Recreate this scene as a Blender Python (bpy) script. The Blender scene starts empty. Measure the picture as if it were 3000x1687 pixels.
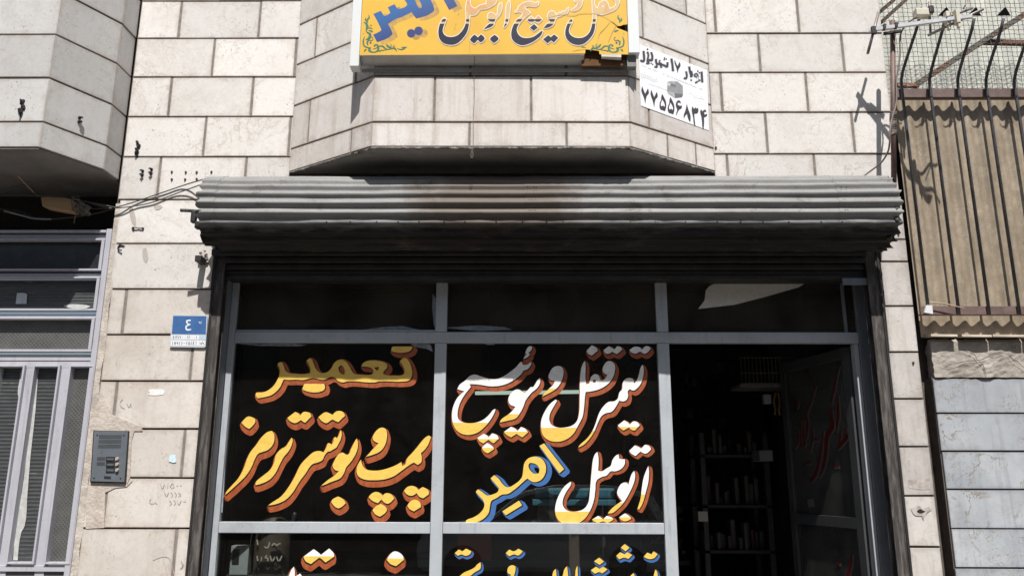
import bpy, bmesh, math, random
from mathutils import Vector, Matrix
from mathutils.geometry import tessellate_polygon
random.seed(7)
S = bpy.context.scene
COL = S.collection
# ------------------------------------------------------------------ camera
F = 2368.2                       # focal length in pixels of the 3000 px wide survey photograph
PITCH, ROLL, YAW = map(math.radians, (13.476, -.154, -.5736))
D, H = 5.1, 1.55                 # distance from the facade plane (Y = 0) and eye height
def _m(a): return Matrix(a)
Ry = _m(((math.cos(YAW),0,-math.sin(YAW)),(0,1,0),(math.sin(YAW),0,math.cos(YAW))))
Rx = _m(((1,0,0),(0,math.cos(PITCH),-math.sin(PITCH)),(0,math.sin(PITCH),math.cos(PITCH))))
Rz = _m(((math.cos(ROLL),-math.sin(ROLL),0),(math.sin(ROLL),math.cos(ROLL),0),(0,0,1)))
RM = Rz @ Rx @ Ry
CAM = Vector((0, -D, H))
def w3(v): return Vector((v[0], v[2], v[1]))
right, up, fwd = w3(RM[0]), w3(RM[1]), w3(RM[2])
cd = bpy.data.cameras.new('camera'); cam = bpy.data.objects.new('camera', cd); COL.objects.link(cam)
cd.sensor_width = 36; cd.lens = F/3000*36; cd.clip_end = 500; cd.clip_start = .05
M4 = Matrix.Identity(4)
for i in range(3):
    M4[i][0] = right[i]; M4[i][1] = up[i]; M4[i][2] = -fwd[i]; M4[i][3] = CAM[i]
cam.matrix_world = M4
S.camera = cam
# ------------------------------------------------------------------ sun, sky, exposure
SUN = Vector((.10, -1.0, 1.57)).normalized()      # towards the sun
sl = bpy.data.lights.new('sun', 'SUN'); so = bpy.data.objects.new('sun', sl); COL.objects.link(so)
sl.energy = 4.6; sl.angle = math.radians(.5); sl.color = (1, .965, .925)
so.rotation_euler = SUN.to_track_quat('Z', 'Y').to_euler(); so.location = (0, -6, 12)
W = bpy.data.worlds.new('World'); S.world = W; W.use_nodes = True
nt = W.node_tree; bg = nt.nodes['Background']
sky = nt.nodes.new('ShaderNodeTexSky'); sky.sky_type = 'NISHITA'; sky.sun_disc = False
sky.sun_elevation = math.asin(SUN.z); sky.sun_rotation = math.atan2(SUN.x, SUN.y)
sky.air_density = 1.2; sky.dust_density = 2.0
nt.links.new(sky.outputs[0], bg.inputs[0]); bg.inputs[1].default_value = .048
S.view_settings.view_transform = 'Standard'; S.view_settings.look = 'None'
S.view_settings.exposure = .54; S.view_settings.gamma = 1; S.view_settings.use_curve_mapping = False
S.cycles.max_bounces = 8; S.cycles.diffuse_bounces = 4; S.cycles.transparent_max_bounces = 16
S.cycles.use_denoising = True

# ------------------------------------------------------------------ helpers
def ray(px, py):
    c = Vector(((px-1500)/F, -(py-843.5)/F, 1))
    return right*c.x + up*c.y + fwd*c.z
def at(px, py, Y=0.0):
    r = ray(px, py); return CAM + r*((Y+D)/r.y)
def atX(px, py, X):
    r = ray(px, py); return CAM + r*(X/r.x)
class Plane:
    """vertical plane through p0 and p1 (plan points); n points to the street"""
    def __init__(s, p0, p1):
        s.o = Vector((p0[0], p0[1], 0)); s.u = (Vector((p1[0], p1[1], 0))-s.o); s.len = s.u.length; s.u.normalize()
        s.n = Vector((s.u.y, -s.u.x, 0))
        if s.n.y > 1e-6 or (abs(s.n.y) < 1e-6 and s.n.x < 0): s.n = -s.n
    def hit(s, px, py):
        r = ray(px, py); k = (s.o-CAM).dot(s.n)/r.dot(s.n); return CAM + r*k
    def uz(s, px, py):
        p = s.hit(px, py); return (p-s.o).dot(s.u), p.z
    def P(s, u, z, h=0): return s.o + s.u*u + s.n*h + Vector((0, 0, z))
def front(Y): return Plane((0, Y), (1, Y))

def empty(name, loc=(0,0,0)):
    o = bpy.data.objects.new(name, None); COL.objects.link(o); o.location = loc; o.empty_display_size = .1
    return o
def tag(o, label=None, cat=None, group=None, kind=None):
    if label: o['label'] = label
    if cat: o['category'] = cat
    if group: o['group'] = group
    if kind: o['kind'] = kind
    return o
def link(name, me, mats, parent=None, kind=None):
    o = bpy.data.objects.new(name, me); COL.objects.link(o)
    for m in (mats if isinstance(mats, (list, tuple)) else [mats]): me.materials.append(m)
    if parent is not None:
        o.parent = parent; o.matrix_parent_inverse = Matrix.Translation(-world_loc(parent))
    if kind: o['kind'] = kind
    return o
def world_loc(o):
    v = Vector(o.location); p = o.parent
    return v
def from_bm(name, bm, mats, parent=None, kind=None, smooth=False):
    me = bpy.data.meshes.new(name); bm.normal_update(); bm.to_mesh(me); bm.free()
    if smooth:
        for p in me.polygons: p.use_smooth = True
    return link(name, me, mats, parent, kind)
def addbox(bm, p0, p1, mi=0, bev=0.0):
    x0, x1 = sorted((p0[0], p1[0])); y0, y1 = sorted((p0[1], p1[1])); z0, z1 = sorted((p0[2], p1[2]))
    vs = [bm.verts.new(v) for v in ((x0,y0,z0),(x1,y0,z0),(x1,y1,z0),(x0,y1,z0),(x0,y0,z1),(x1,y0,z1),(x1,y1,z1),(x0,y1,z1))]
    fs = [bm.faces.new([vs[i] for i in f]) for f in ((0,3,2,1),(4,5,6,7),(0,1,5,4),(1,2,6,5),(2,3,7,6),(3,0,4,7))]
    for f in fs: f.material_index = mi
    if bev:
        es = list({e for f in fs for e in f.edges})
        bmesh.ops.bevel(bm, geom=es, offset=bev, segments=2, affect='EDGES', profile=.6)
def box(name, p0, p1, m, parent=None, bev=.003, kind=None):
    bm = bmesh.new(); addbox(bm, p0, p1, 0, bev); return from_bm(name, bm, m, parent, kind)
def addhex(bm, c8, mi=0):
    vs = [bm.verts.new(v) for v in c8]
    for f in ((0,3,2,1),(4,5,6,7),(0,1,5,4),(1,2,6,5),(2,3,7,6),(3,0,4,7)):
        bm.faces.new([vs[i] for i in f]).material_index = mi
def addtube(bm, pts, r, n=6, mi=0, cap=True):
    pts = [Vector(p) for p in pts]; rings = []
    rr = r if isinstance(r, (list, tuple)) else [r]*len(pts)
    ref = None
    for i, p in enumerate(pts):
        t = (pts[min(i+1, len(pts)-1)]-pts[max(i-1, 0)]).normalized()
        if ref is None:
            ref = t.orthogonal().normalized()
        a = (ref - t*ref.dot(t)).normalized(); ref = a; b = t.cross(a)
        rings.append([bm.verts.new(p+(a*math.cos(2*math.pi*k/n)+b*math.sin(2*math.pi*k/n))*rr[i]) for k in range(n)])
    for i in range(len(rings)-1):
        for k in range(n):
            f = bm.faces.new((rings[i][k], rings[i][(k+1)%n], rings[i+1][(k+1)%n], rings[i+1][k])); f.material_index = mi; f.smooth = n > 5
    if cap:
        bm.faces.new(rings[0][::-1]).material_index = mi; bm.faces.new(rings[-1]).material_index = mi
def tube(name, pts, r, m, parent=None, n=8, kind=None):
    bm = bmesh.new(); addtube(bm, pts, r, n); return from_bm(name, bm, m, parent, kind)
def addbar(bm, a, b, w, h, mi=0, nrm=(0,-1,0)):
    """rectangular bar from a to b, w across, h deep along nrm"""
    a, b = Vector(a), Vector(b); t = (b-a).normalized(); n = Vector(nrm); n = (n-t*n.dot(t)).normalized(); s = t.cross(n)
    c = []
    for p in (a, b):
        c += [p-s*w/2-n*h/2, p+s*w/2-n*h/2, p+s*w/2+n*h/2, p-s*w/2+n*h/2]
    addhex(bm, c, mi)
def spline(pts, n=5):
    """open catmull-rom"""
    pts = [Vector(p) for p in pts]; out = []
    for i in range(len(pts)-1):
        p0 = pts[max(i-1,0)]; p1 = pts[i]; p2 = pts[i+1]; p3 = pts[min(i+2, len(pts)-1)]
        for k in range(n):
            t = k/n
            out.append(.5*((2*p1)+(p2-p0)*t+(2*p0-5*p1+4*p2-p3)*t*t+(3*p1-p0-3*p2+p3)*t*t*t))
    out.append(pts[-1]); return out

# ------------------------------------------------------------------ materials
def nodes(name):
    m = bpy.data.materials.new(name); m.use_nodes = True; t = m.node_tree
    return m, t, t.nodes['Principled BSDF'], t.nodes.new, t.links.new
def ramp(t, src, stops):
    r = t.nodes.new('ShaderNodeValToRGB'); t.links.new(src, r.inputs[0]); cr = r.color_ramp
    while len(cr.elements) < len(stops): cr.elements.new(.5)
    for e, (p, c) in zip(cr.elements, stops):
        e.position = p; e.color = (*(c if isinstance(c, tuple) else (c, c, c)), 1)
    return r.outputs[0]
def noise(t, vec, scale, detail=4, rough=.55, dist=0):
    n = t.nodes.new('ShaderNodeTexNoise'); n.inputs['Scale'].default_value = scale; n.inputs['Detail'].default_value = detail
    n.inputs['Roughness'].default_value = rough; n.inputs['Distortion'].default_value = dist
    if vec is not None: t.links.new(vec, n.inputs['Vector'])
    return n.outputs['Fac']
def mix(t, fac, a, b, mode='MIX'):
    x = t.nodes.new('ShaderNodeMix'); x.data_type = 'RGBA'; x.blend_type = mode
    for s, v in ((x.inputs[0], fac), (x.inputs[6], a), (x.inputs[7], b)):
        if hasattr(v, 'is_linked') or hasattr(v, 'links'): t.links.new(v, s)
        elif isinstance(v, (int, float)): s.default_value = v
        else: s.default_value = (*v, 1)
    return x.outputs[2]
def mathn(t, op, a, b=0.0, clamp=False):
    x = t.nodes.new('ShaderNodeMath'); x.operation = op; x.use_clamp = clamp
    for s, v in ((x.inputs[0], a), (x.inputs[1], b)):
        if isinstance(v, (int, float)): s.default_value = v
        else: t.links.new(v, s)
    return x.outputs[0]
def coords(t, rnd=0.0, scale=(1,1,1)):
    g = t.nodes.new('ShaderNodeNewGeometry'); v = g.outputs['Position']
    if rnd:
        oi = t.nodes.new('ShaderNodeObjectInfo'); c = t.nodes.new('ShaderNodeCombineXYZ')
        for i, k in enumerate((rnd, rnd*1.7, rnd*2.3)): t.links.new(mathn(t, 'MULTIPLY', oi.outputs['Random'], k), c.inputs[i])
        a = t.nodes.new('ShaderNodeVectorMath'); a.operation = 'ADD'; t.links.new(v, a.inputs[0]); t.links.new(c.outputs[0], a.inputs[1]); v = a.outputs[0]
    if scale != (1,1,1):
        s = t.nodes.new('ShaderNodeVectorMath'); s.operation = 'MULTIPLY'; t.links.new(v, s.inputs[0]); s.inputs[1].default_value = scale; v = s.outputs[0]
    return v
def bump(t, bsdf, h, strength=.3, dist=.002):
    b = t.nodes.new('ShaderNodeBump'); b.inputs['Strength'].default_value = strength; b.inputs['Distance'].default_value = dist
    t.links.new(h, b.inputs['Height']); t.links.new(b.outputs[0], bsdf.inputs['Normal'])
def pm(name, c1, c2=None, sc=8, rough=.6, metal=0, bs=.2, bd=.002, stretch=(1,1,1), spec=.5, emit=None, lo=.35, hi=.65, fine=60):
    m, t, b, N, L = nodes(name)
    v = coords(t, 0, stretch)
    c2 = c2 or tuple(x*.75 for x in c1)
    n1 = noise(t, v, sc, 6, .65, .3)
    L(ramp(t, n1, [(lo, c1), (hi, c2)]), b.inputs['Base Color'])
    b.inputs['Roughness'].default_value = rough; b.inputs['Metallic'].default_value = metal
    b.inputs['Specular IOR Level'].default_value = spec
    if bs: bump(t, b, noise(t, v, fine, 4), bs, bd)
    if emit:
        b.inputs['Emission Color'].default_value = (*c1, 1); b.inputs['Emission Strength'].default_value = emit
    return m
def stone_mat(name, base, tint, vein, veinamt=.6, dirtamt=.7, rnd=30., grime=(.16,.12,.09), drip=.0, vs=3.2):
    m, t, b, N, L = nodes(name)
    v = coords(t, rnd); vw = coords(t)
    oi = N('ShaderNodeObjectInfo')
    c = mix(t, ramp(t, noise(t, v, 2.2, 5, .6), [(.3, 0.), (.7, 1.)]), base, tint)
    c = mix(t, ramp(t, noise(t, v, 40, 4, .7), [(.45, 0.), (.75, .35)]), c, tuple(x*.72 for x in base))
    n1 = noise(t, v, vs, 6, .62, 1.9)
    line = ramp(t, n1, [(.486, 0.), (.498, 1.), (.502, 1.), (.514, 0.)])
    gate = ramp(t, noise(t, v, 2.7, 2), [(.45, 0.), (.62, 1.)])
    c = mix(t, mathn(t, 'MULTIPLY', mathn(t, 'MULTIPLY', line, gate), veinamt), c, vein)
    n2 = noise(t, v, vs*2.9, 5, .7, 1.2)
    line2 = ramp(t, n2, [(.490, 0.), (.499, 1.), (.501, 1.), (.510, 0.)])
    gate2 = ramp(t, noise(t, v, 4.1, 2), [(.5, 0.), (.66, 1.)])
    c = mix(t, mathn(t, 'MULTIPLY', mathn(t, 'MULTIPLY', line2, gate2), veinamt*.8), c, vein)
    n3 = noise(t, v, vs*2.1, 4, .6, 3.2)
    line3 = ramp(t, n3, [(.492, 0.), (.4995, 1.), (.5005, 1.), (.508, 0.)])
    gate3 = ramp(t, noise(t, v, 1.5, 2), [(.5, 0.), (.58, 1.)])
    c = mix(t, mathn(t, 'MULTIPLY', mathn(t, 'MULTIPLY', line3, gate3), veinamt*1.1, True), c, vein)
    stn = ramp(t, noise(t, v, 2.1, 7, .75, .8), [(.50, 0.), (.70, .15+.28*dirtamt)])
    c = mix(t, stn, c, (tint[0]*.62, tint[1]*.57, tint[2]*.50))
    # pits
    pit = ramp(t, noise(t, v, 70, 4, .65), [(.60, 0.), (.68, 1.)]); pg = ramp(t, noise(t, v, 5, 3), [(.5, 0.), (.62, 1.)])
    c = mix(t, mathn(t, 'MULTIPLY', mathn(t, 'MULTIPLY', pit, pg), .8), c, tuple(x*.5 for x in vein))
    # edge dirt from the two uv sets (distance from the edges in metres)
    ua, ub = N('ShaderNodeUVMap'), N('ShaderNodeUVMap'); ua.uv_map = 'from_low'; ub.uv_map = 'from_high'
    sa, sb = N('ShaderNodeSeparateXYZ'), N('ShaderNodeSeparateXYZ'); L(ua.outputs[0], sa.inputs[0]); L(ub.outputs[0], sb.inputs[0])
    d = mathn(t, 'MINIMUM', mathn(t, 'MINIMUM', sa.outputs[0], sb.outputs[0]), mathn(t, 'MINIMUM', sa.outputs[1], sb.outputs[1]))
    wob = mathn(t, 'MULTIPLY', mathn(t, 'SUBTRACT', noise(t, vw, 11, 6, .75), .50), .20)
    e = ramp(t, mathn(t, 'SUBTRACT', d, wob), [(0., 1.), (.009, .4), (.032, 0.)])
    c = mix(t, mathn(t, 'MULTIPLY', e, dirtamt*.36), c, tuple(g*2.0 for g in grime))
    e2 = ramp(t, d, [(.001, 1.), (.007, 0.)])
    c = mix(t, mathn(t, 'MULTIPLY', e2, .3), c, grime)
    if drip:
        vd = coords(t, 0, (16, 16, 1.1)); dr = ramp(t, noise(t, vd, 1, 5, .6), [(.5, 0.), (.72, 1.)])
        c = mix(t, mathn(t, 'MULTIPLY', dr, drip), c, tuple(g*1.8 for g in grime))
    br = mathn(t, 'ADD', mathn(t, 'MULTIPLY', oi.outputs['Random'], .19), .88)
    cc = N('ShaderNodeCombineColor')
    for i in range(3): L(br, cc.inputs[i])
    c = mix(t, 1.0, c, cc.outputs[0], 'MULTIPLY')
    L(c, b.inputs['Base Color']); b.inputs['Roughness'].default_value = .62; b.inputs['Specular IOR Level'].default_value = .3
    bump(t, b, mathn(t, 'ADD', noise(t, v, 30, 6, .7), mathn(t, 'MULTIPLY', pit, -.6)), .35, .0015)
    return m
def glass_mat(name, tint=(.9,.92,.9), refl=1.0, dust=.03, dustc=(.35,.33,.3), rough=.0, dscale=6):
    m, t, b, N, L = nodes(name); t.nodes.remove(b); out = t.nodes['Material Output']
    g = N('ShaderNodeBsdfGlossy'); g.inputs['Roughness'].default_value = rough; g.inputs['Color'].default_value = (1,1,1,1)
    tr = N('ShaderNodeBsdfTransparent'); tr.inputs[0].default_value = (*tint, 1)
    lw = N('ShaderNodeLayerWeight'); lw.inputs[0].default_value = .5
    frv = mathn(t, 'ADD', .035, mathn(t, 'MULTIPLY', mathn(t, 'POWER', lw.outputs['Facing'], 5.), .95))
    m1 = N('ShaderNodeMixShader'); L(mathn(t, 'MULTIPLY', frv, refl, True), m1.inputs[0]); L(tr.outputs[0], m1.inputs[1]); L(g.outputs[0], m1.inputs[2])
    df = N('ShaderNodeBsdfDiffuse'); df.inputs[0].default_value = (*dustc, 1)
    v = coords(t)
    dn = ramp(t, noise(t, v, dscale, 7, .7), [(.35, dust*.4), (.75, dust*1.8)])
    m2 = N('ShaderNodeMixShader'); L(dn, m2.inputs[0]); L(m1.outputs[0], m2.inputs[1]); L(df.outputs[0], m2.inputs[2])
    L(m2.outputs[0], out.inputs[0]); return m
def flat(name, c, rough=.55, var=.08, sc=25, spec=.4):
    return pm(name, tuple(min(1,x*(1+var)) for x in c), tuple(x*(1-var) for x in c), sc=sc, rough=rough, bs=.05, bd=.0005, spec=spec)

M = {}
M['stone'] = stone_mat('cream_stone', (.685,.662,.635), (.635,.605,.57), (.34,.27,.21), .6, .8)
M['stone_bay'] = stone_mat('bay_stone', (.66,.63,.60), (.60,.56,.52), (.38,.30,.23), .35, .9, drip=.42)
M['stone_low'] = stone_mat('lower_stone', (.625,.585,.54), (.56,.515,.465), (.34,.27,.21), .35, .95, drip=.16)
M['stone_left'] = stone_mat('grey_stone', (.54,.535,.525), (.49,.48,.465), (.33,.29,.24), .35, .8, drip=.12)
M['stone_pier'] = stone_mat('pier_stone', (.57,.54,.51), (.46,.435,.41), (.25,.2,.16), .4, .8, drip=.36, grime=(.11,.09,.075))
M['marble'] = stone_mat('blue_marble', (.455,.475,.50), (.31,.335,.365), (.22,.18,.13), 1.2, .6, grime=(.06,.06,.065), drip=.32, vs=2.2)
M['joint'] = pm('joint_shadow_mortar', (.12,.10,.085), (.07,.055,.05), sc=14, rough=.95)
M['mortar'] = pm('grey_mortar', (.25,.225,.20), (.15,.13,.115), sc=20, rough=.95, bs=.5)
M['plaster'] = pm('soffit_plaster', (.30,.28,.26), (.18,.165,.15), sc=3, rough=.9, bs=.4)
M['concrete'] = pm('rough_concrete', (.40,.36,.315), (.25,.22,.19), sc=7, rough=.95, bs=1, bd=.008, fine=35)
M['cement'] = pm('cement_edge', (.36,.345,.32), (.12,.11,.10), sc=18, rough=.95, bs=1, bd=.006, fine=60)
M['dark_steel'] = pm('dark_steel', (.030,.028,.028), (.012,.011,.011), sc=10, rough=.6, bs=.2)
M['rail_steel'] = pm('weathered_rail_steel', (.035,.03,.027), (.17,.155,.14), sc=16, rough=.8, bs=.5, stretch=(3,3,.35), lo=.46, hi=.78)
def worn_paint(name, c1, c2, dirt):
    m, t, b, N, L = nodes(name); v = coords(t)
    c = ramp(t, noise(t, v, 5, 5, .6), [(.3, c1), (.75, c2)])
    c = mix(t, ramp(t, noise(t, v, 38, 6, .75), [(.60, 0.), (.70, .55)]), c, dirt)
    c = mix(t, ramp(t, noise(t, coords(t, 0, (22, 22, 2)), 1, 5, .7), [(.54, 0.), (.74, .45)]), c, dirt)
    c = mix(t, ramp(t, noise(t, v, 2.1, 6, .75), [(.55, 0.), (.7, .35)]), c, dirt)
    L(c, b.inputs['Base Color']); L(ramp(t, noise(t, v, 12, 4), [(.3, .4), (.7, .65)]), b.inputs['Roughness']); bump(t, b, noise(t, v, 45, 5, .7), .25, .0012); return m
M['grey_paint'] = worn_paint('grey_frame_paint', (.41,.44,.47), (.35,.375,.40), (.15,.15,.15))
M['grey_paint_shade'] = pm('shade_grey_frame_paint', (.20,.22,.25), (.12,.13,.15), sc=5, rough=.55, bs=.2, stretch=(1,1,.4))  # darker copy of the frame grey; shade put into jamb and right post
M['lav_paint'] = worn_paint('lavender_grey_paint', (.43,.43,.47), (.38,.38,.42), (.20,.19,.19))
M['brown_steel'] = pm('brown_painted_steel', (.16,.105,.095), (.10,.065,.055), sc=12, rough=.6, bs=.2)
M['mast_steel'] = pm('mast_steel', (.17,.10,.085), (.11,.065,.055), sc=18, rough=.6, bs=.2)
M['bar_steel'] = pm('grille_bar_steel', (.09,.09,.10), (.04,.035,.035), sc=16, rough=.5, bs=.2)
M['black_iron'] = pm('black_iron', (.02,.018,.018), (.010,.009,.009), sc=12, rough=.6)
M['white'] = flat('white_enamel', (.78,.78,.76), .5)
M['offwhite'] = pm('yellowed_white_trim', (.62,.65,.66), (.60,.56,.46), sc=5, rough=.5, stretch=(1,1,.4), bs=.05, lo=.45, hi=.8)
M['rod_metal'] = pm('antenna_rod', (.30,.27,.25), (.22,.19,.17), sc=20, rough=.45, metal=.5)
M['alu'] = pm('antenna_aluminium', (.80,.81,.82), (.60,.61,.62), sc=15, rough=.35, metal=.15)
M['beige_plastic'] = flat('beige_plastic', (.55,.52,.42), .5)
M['cable'] = pm('dark_cable', (.022,.02,.02), (.04,.035,.032), sc=15, rough=.6)
M['coax'] = pm('weathered_coax', (.24,.20,.18), (.14,.11,.10), sc=15, rough=.6)
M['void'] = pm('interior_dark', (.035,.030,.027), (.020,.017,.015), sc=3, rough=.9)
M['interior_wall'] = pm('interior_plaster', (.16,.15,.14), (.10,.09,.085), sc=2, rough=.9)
M['rust'] = pm('rusty_iron', (.12,.07,.045), (.05,.03,.02), sc=25, rough=.8)
M['cardboard'] = pm('cardboard', (.42,.28,.16), (.34,.22,.12), sc=6, rough=.9)
M['red_paint'] = flat('red_lettering_paint', (.10,.010,.009), .5)
M['glass'] = glass_mat('window_glass', (.82,.84,.82), 1.6, .010, (.25,.23,.21))
M['glass_top'] = glass_mat('dusty_transom_glass', (.35,.34,.32), .7, .20, (.16,.14,.12), 0, 3)
M['glass_door'] = glass_mat('door_leaf_glass', (.6,.62,.6), .8, .22, (.20,.20,.19), .05, 3)

# corrugated galvanised steel with brown-black stains and streaks, darker low down
def galv(name, seed):
    m, t, b, N, L = nodes(name); v = coords(t)
    base = ramp(t, noise(t, coords(t, 0, (1, 3, 3)), 5, 6, .7), [(.3, (.255,.255,.25)), (.7, (.185,.18,.172))])
    sp = ramp(t, noise(t, v, 120, 3, .6), [(.5, 0.), (.8, .6)])
    c = mix(t, sp, base, (.32,.325,.33))
    # broad brown-black dirt patch near the middle of the roll; near-black colour low on it
    s = N('ShaderNodeSeparateXYZ'); L(v, s.inputs[0])
    dx = mathn(t, 'ABSOLUTE', mathn(t, 'SUBTRACT', s.outputs[0], -.15))
    px = ramp(t, mathn(t, 'MULTIPLY', mathn(t, 'ADD', dx, mathn(t, 'MULTIPLY', noise(t, coords(t,0,(1,1,1)), 2.3, 5, .7), 1.1)), .4), [(.34, 1.), (.46, 0.)])
    c = mix(t, mathn(t, 'MULTIPLY', px, .8), c, (.105,.080,.060))
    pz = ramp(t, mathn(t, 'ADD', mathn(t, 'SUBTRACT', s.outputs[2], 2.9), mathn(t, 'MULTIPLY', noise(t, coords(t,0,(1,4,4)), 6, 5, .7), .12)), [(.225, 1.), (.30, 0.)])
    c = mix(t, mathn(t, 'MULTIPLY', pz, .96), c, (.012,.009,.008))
    st = ramp(t, noise(t, coords(t, 0, (1.0, 1.6, 1.6)), 3.1, 7, .78, .4), [(.56, 0.), (.68, .75)])
    c = mix(t, st, c, (.075,.058,.045))
    L(c, b.inputs['Base Color']); b.inputs['Metallic'].default_value = .1; b.inputs['Roughness'].default_value = .6; b.inputs['Specular IOR Level'].default_value = .25
    bump(t, b, noise(t, v, 22, 5, .7), .35, .004); return m
M['galv'] = galv('galvanised_corrugated', 0)

# fibreglass: tan, streaky, with glints painted in as pale fibres and specks
def fibreglass(name, base, low, amt, spark=.9):
    m, t, b, N, L = nodes(name); v = coords(t)
    c = ramp(t, noise(t, coords(t, 0, (7, 1, .55)), 1.6, 6, .7), [(.32, base), (.62, low)])
    w = ramp(t, noise(t, coords(t, 0, (1, 1, .35)), 7, 6, .75), [(.42, 0.), (.72, .8)])
    c = mix(t, w, c, tuple(min(1, x*1.45) for x in base))
    f = noise(t, v, 55, 3, .6, 2.5); fl = ramp(t, f, [(.485, 0.), (.497, 1.), (.503, 1.), (.515, 0.)])
    g = ramp(t, noise(t, v, 13, 4, .7), [(.5, 0.), (.65, 1.)])
    c = mix(t, mathn(t, 'MULTIPLY', mathn(t, 'MULTIPLY', fl, g), amt), c, (.75,.70,.60))
    if amt > .3:
        sk = ramp(t, noise(t, v, 130, 2, .5), [(.70, 0.), (.74, 1.)]); sg = ramp(t, noise(t, v, 6, 4, .7), [(.42, 0.), (.6, 1.)])
        c = mix(t, mathn(t, 'MULTIPLY', sk, sg), c, (.85,.83,.78))
        mo = ramp(t, noise(t, v, 17, 5, .75), [(.35, .45), (.65, 0.)]); c = mix(t, mo, c, tuple(x*.62 for x in low))
    L(c, b.inputs['Base Color']); b.inputs['Roughness'].default_value = .42
    bump(t, b, f, .5, .002); return m
M['fibre'] = fibreglass('tan_fibreglass', (.325,.27,.20), (.235,.185,.13), .9)
M['fibre_pale'] = fibreglass('pale_green_fibreglass', (.50,.51,.455), (.42,.43,.385), .15)
def diamond_glass():
    m, t, b, N, L = nodes('diamond_pattern_glass'); v = coords(t)
    s = N('ShaderNodeSeparateXYZ'); L(v, s.inputs[0])
    a = mathn(t, 'MULTIPLY', mathn(t, 'ADD', s.outputs[0], s.outputs[2]), 40.); c_ = mathn(t, 'MULTIPLY', mathn(t, 'SUBTRACT', s.outputs[0], s.outputs[2]), 40.)
    fa = mathn(t, 'ABSOLUTE', mathn(t, 'SUBTRACT', mathn(t, 'FRACT', a), .5)); fb = mathn(t, 'ABSOLUTE', mathn(t, 'SUBTRACT', mathn(t, 'FRACT', c_), .5))
    h = mathn(t, 'MAXIMUM', fa, fb)
    rid = ramp(t, h, [(.42, 0.), (.5, 1.)])
    c = mix(t, rid, ramp(t, noise(t, v, 9, 5, .7), [(.35, (.105,.105,.10)), (.7, (.065,.066,.066))]), (.17,.165,.15))
    L(c, b.inputs['Base Color']); b.inputs['Roughness'].default_value = .22; bump(t, b, h, .8, .004); return m
M['diamond'] = diamond_glass()
def ribbed():
    m, t, b, N, L = nodes('ribbed_glass'); v = coords(t)
    c = ramp(t, noise(t, coords(t, 0, (1, 1, 8)), 6, 6, .75), [(.35, (.075,.08,.08)), (.6, (.045,.048,.05)), (.72, (.20,.19,.17))])
    L(c, b.inputs['Base Color']); b.inputs['Roughness'].default_value = .3; return m
M['ribbed'] = ribbed()

# ------------------------------------------------------------------ ground, street
road = pm('asphalt', (.06,.058,.055), (.045,.043,.04), sc=3, rough=.9, bs=.6)
pave = pm('concrete_paving', (.22,.205,.185), (.17,.16,.145), sc=4, rough=.9, bs=.4)
bm = bmesh.new()
for v in ((-60,-60,-.12),(60,-60,-.12),(60,60,-.12),(-60,60,-.12)): bm.verts.new(v)
bm.faces.new(bm.verts); tag(from_bm('road', bm, road), kind='structure')
tag(box('pavement', (-20,-2.6,-.3), (20,.0,0), pave, None, .01), kind='structure')
# unseen building, added across the street so the panes reflect dark
ob = empty('unseen_opposite_building', (0,-15,0)); tag(ob, 'unseen brown brick building added behind the viewer to darken the pane reflections', 'building')
obm = pm('unseen_dark_brick', (.20,.13,.10), (.13,.09,.07), sc=3, rough=.9)
box('wall', (-16,-17,-.1), (16,-15,7.5), obm, ob, 0)  # wall of the added unseen building
wm = pm('unseen_dark_window', (.03,.03,.035), (.02,.02,.02), rough=.2)
for i in range(9):
    for j in range(2): box('unseen_window', (-15+i*3.5,-15.02,1.0+j*3.3), (-13.2+i*3.5,-14.97,2.7+j*3.3), wm, ob, .01)

# ------------------------------------------------------------------ stone walling
def stone(parent, pl, u0, u1, z0, z1, mat, gap=(.005,.0055), name='stone', proud=None, th=.03, chips=False):
    """one facing slab with a small arris; slightly uneven"""
    g, gz = gap
    u0 += g; u1 -= g; z0 += gz; z1 -= gz
    if u1-u0 < .006 or z1-z0 < .01: return None
    h = random.uniform(-.0012, .0018) if proud is None else proud
    tilt = [random.uniform(-.0008, .0008) for _ in range(4)]
    b = .0022
    j = [random.uniform(-.0012, .0012) for _ in range(8)]
    ring = [(u0+j[0], z0+j[1]), (u1+j[2], z0+j[3]), (u1+j[4], z1+j[5]), (u0+j[6], z1+j[7])]
    bm = bmesh.new()
    back = [bm.verts.new(pl.P(u, z, -th)) for u, z in ring]
    rim = [bm.verts.new(pl.P(u, z, h-b*.8+tilt[i])) for i, (u, z) in enumerate(ring)]
    ins = [bm.verts.new(pl.P(u + (b if i in (0,3) else -b), z + (b if i < 2 else -b), h+tilt[i])) for i, (u, z) in enumerate(ring)]
    bm.faces.new(ins)
    for i in range(4):
        k = (i+1) % 4
        bm.faces.new((rim[i], rim[k], ins[k], ins[i])); bm.faces.new((back[i], back[k], rim[k], rim[i]))
    bmesh.ops.recalc_face_normals(bm, faces=bm.faces)
    la = bm.loops.layers.uv.new('from_low'); lb = bm.loops.layers.uv.new('from_high')
    for f in bm.faces:
        for l in f.loops:
            q = l.vert.co - pl.o; u = q.dot(pl.u); z = q.z
            l[la].uv = (u-u0, z-z0); l[lb].uv = (u1-u, z1-z)
    return from_bm(name, bm, mat, parent)
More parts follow.
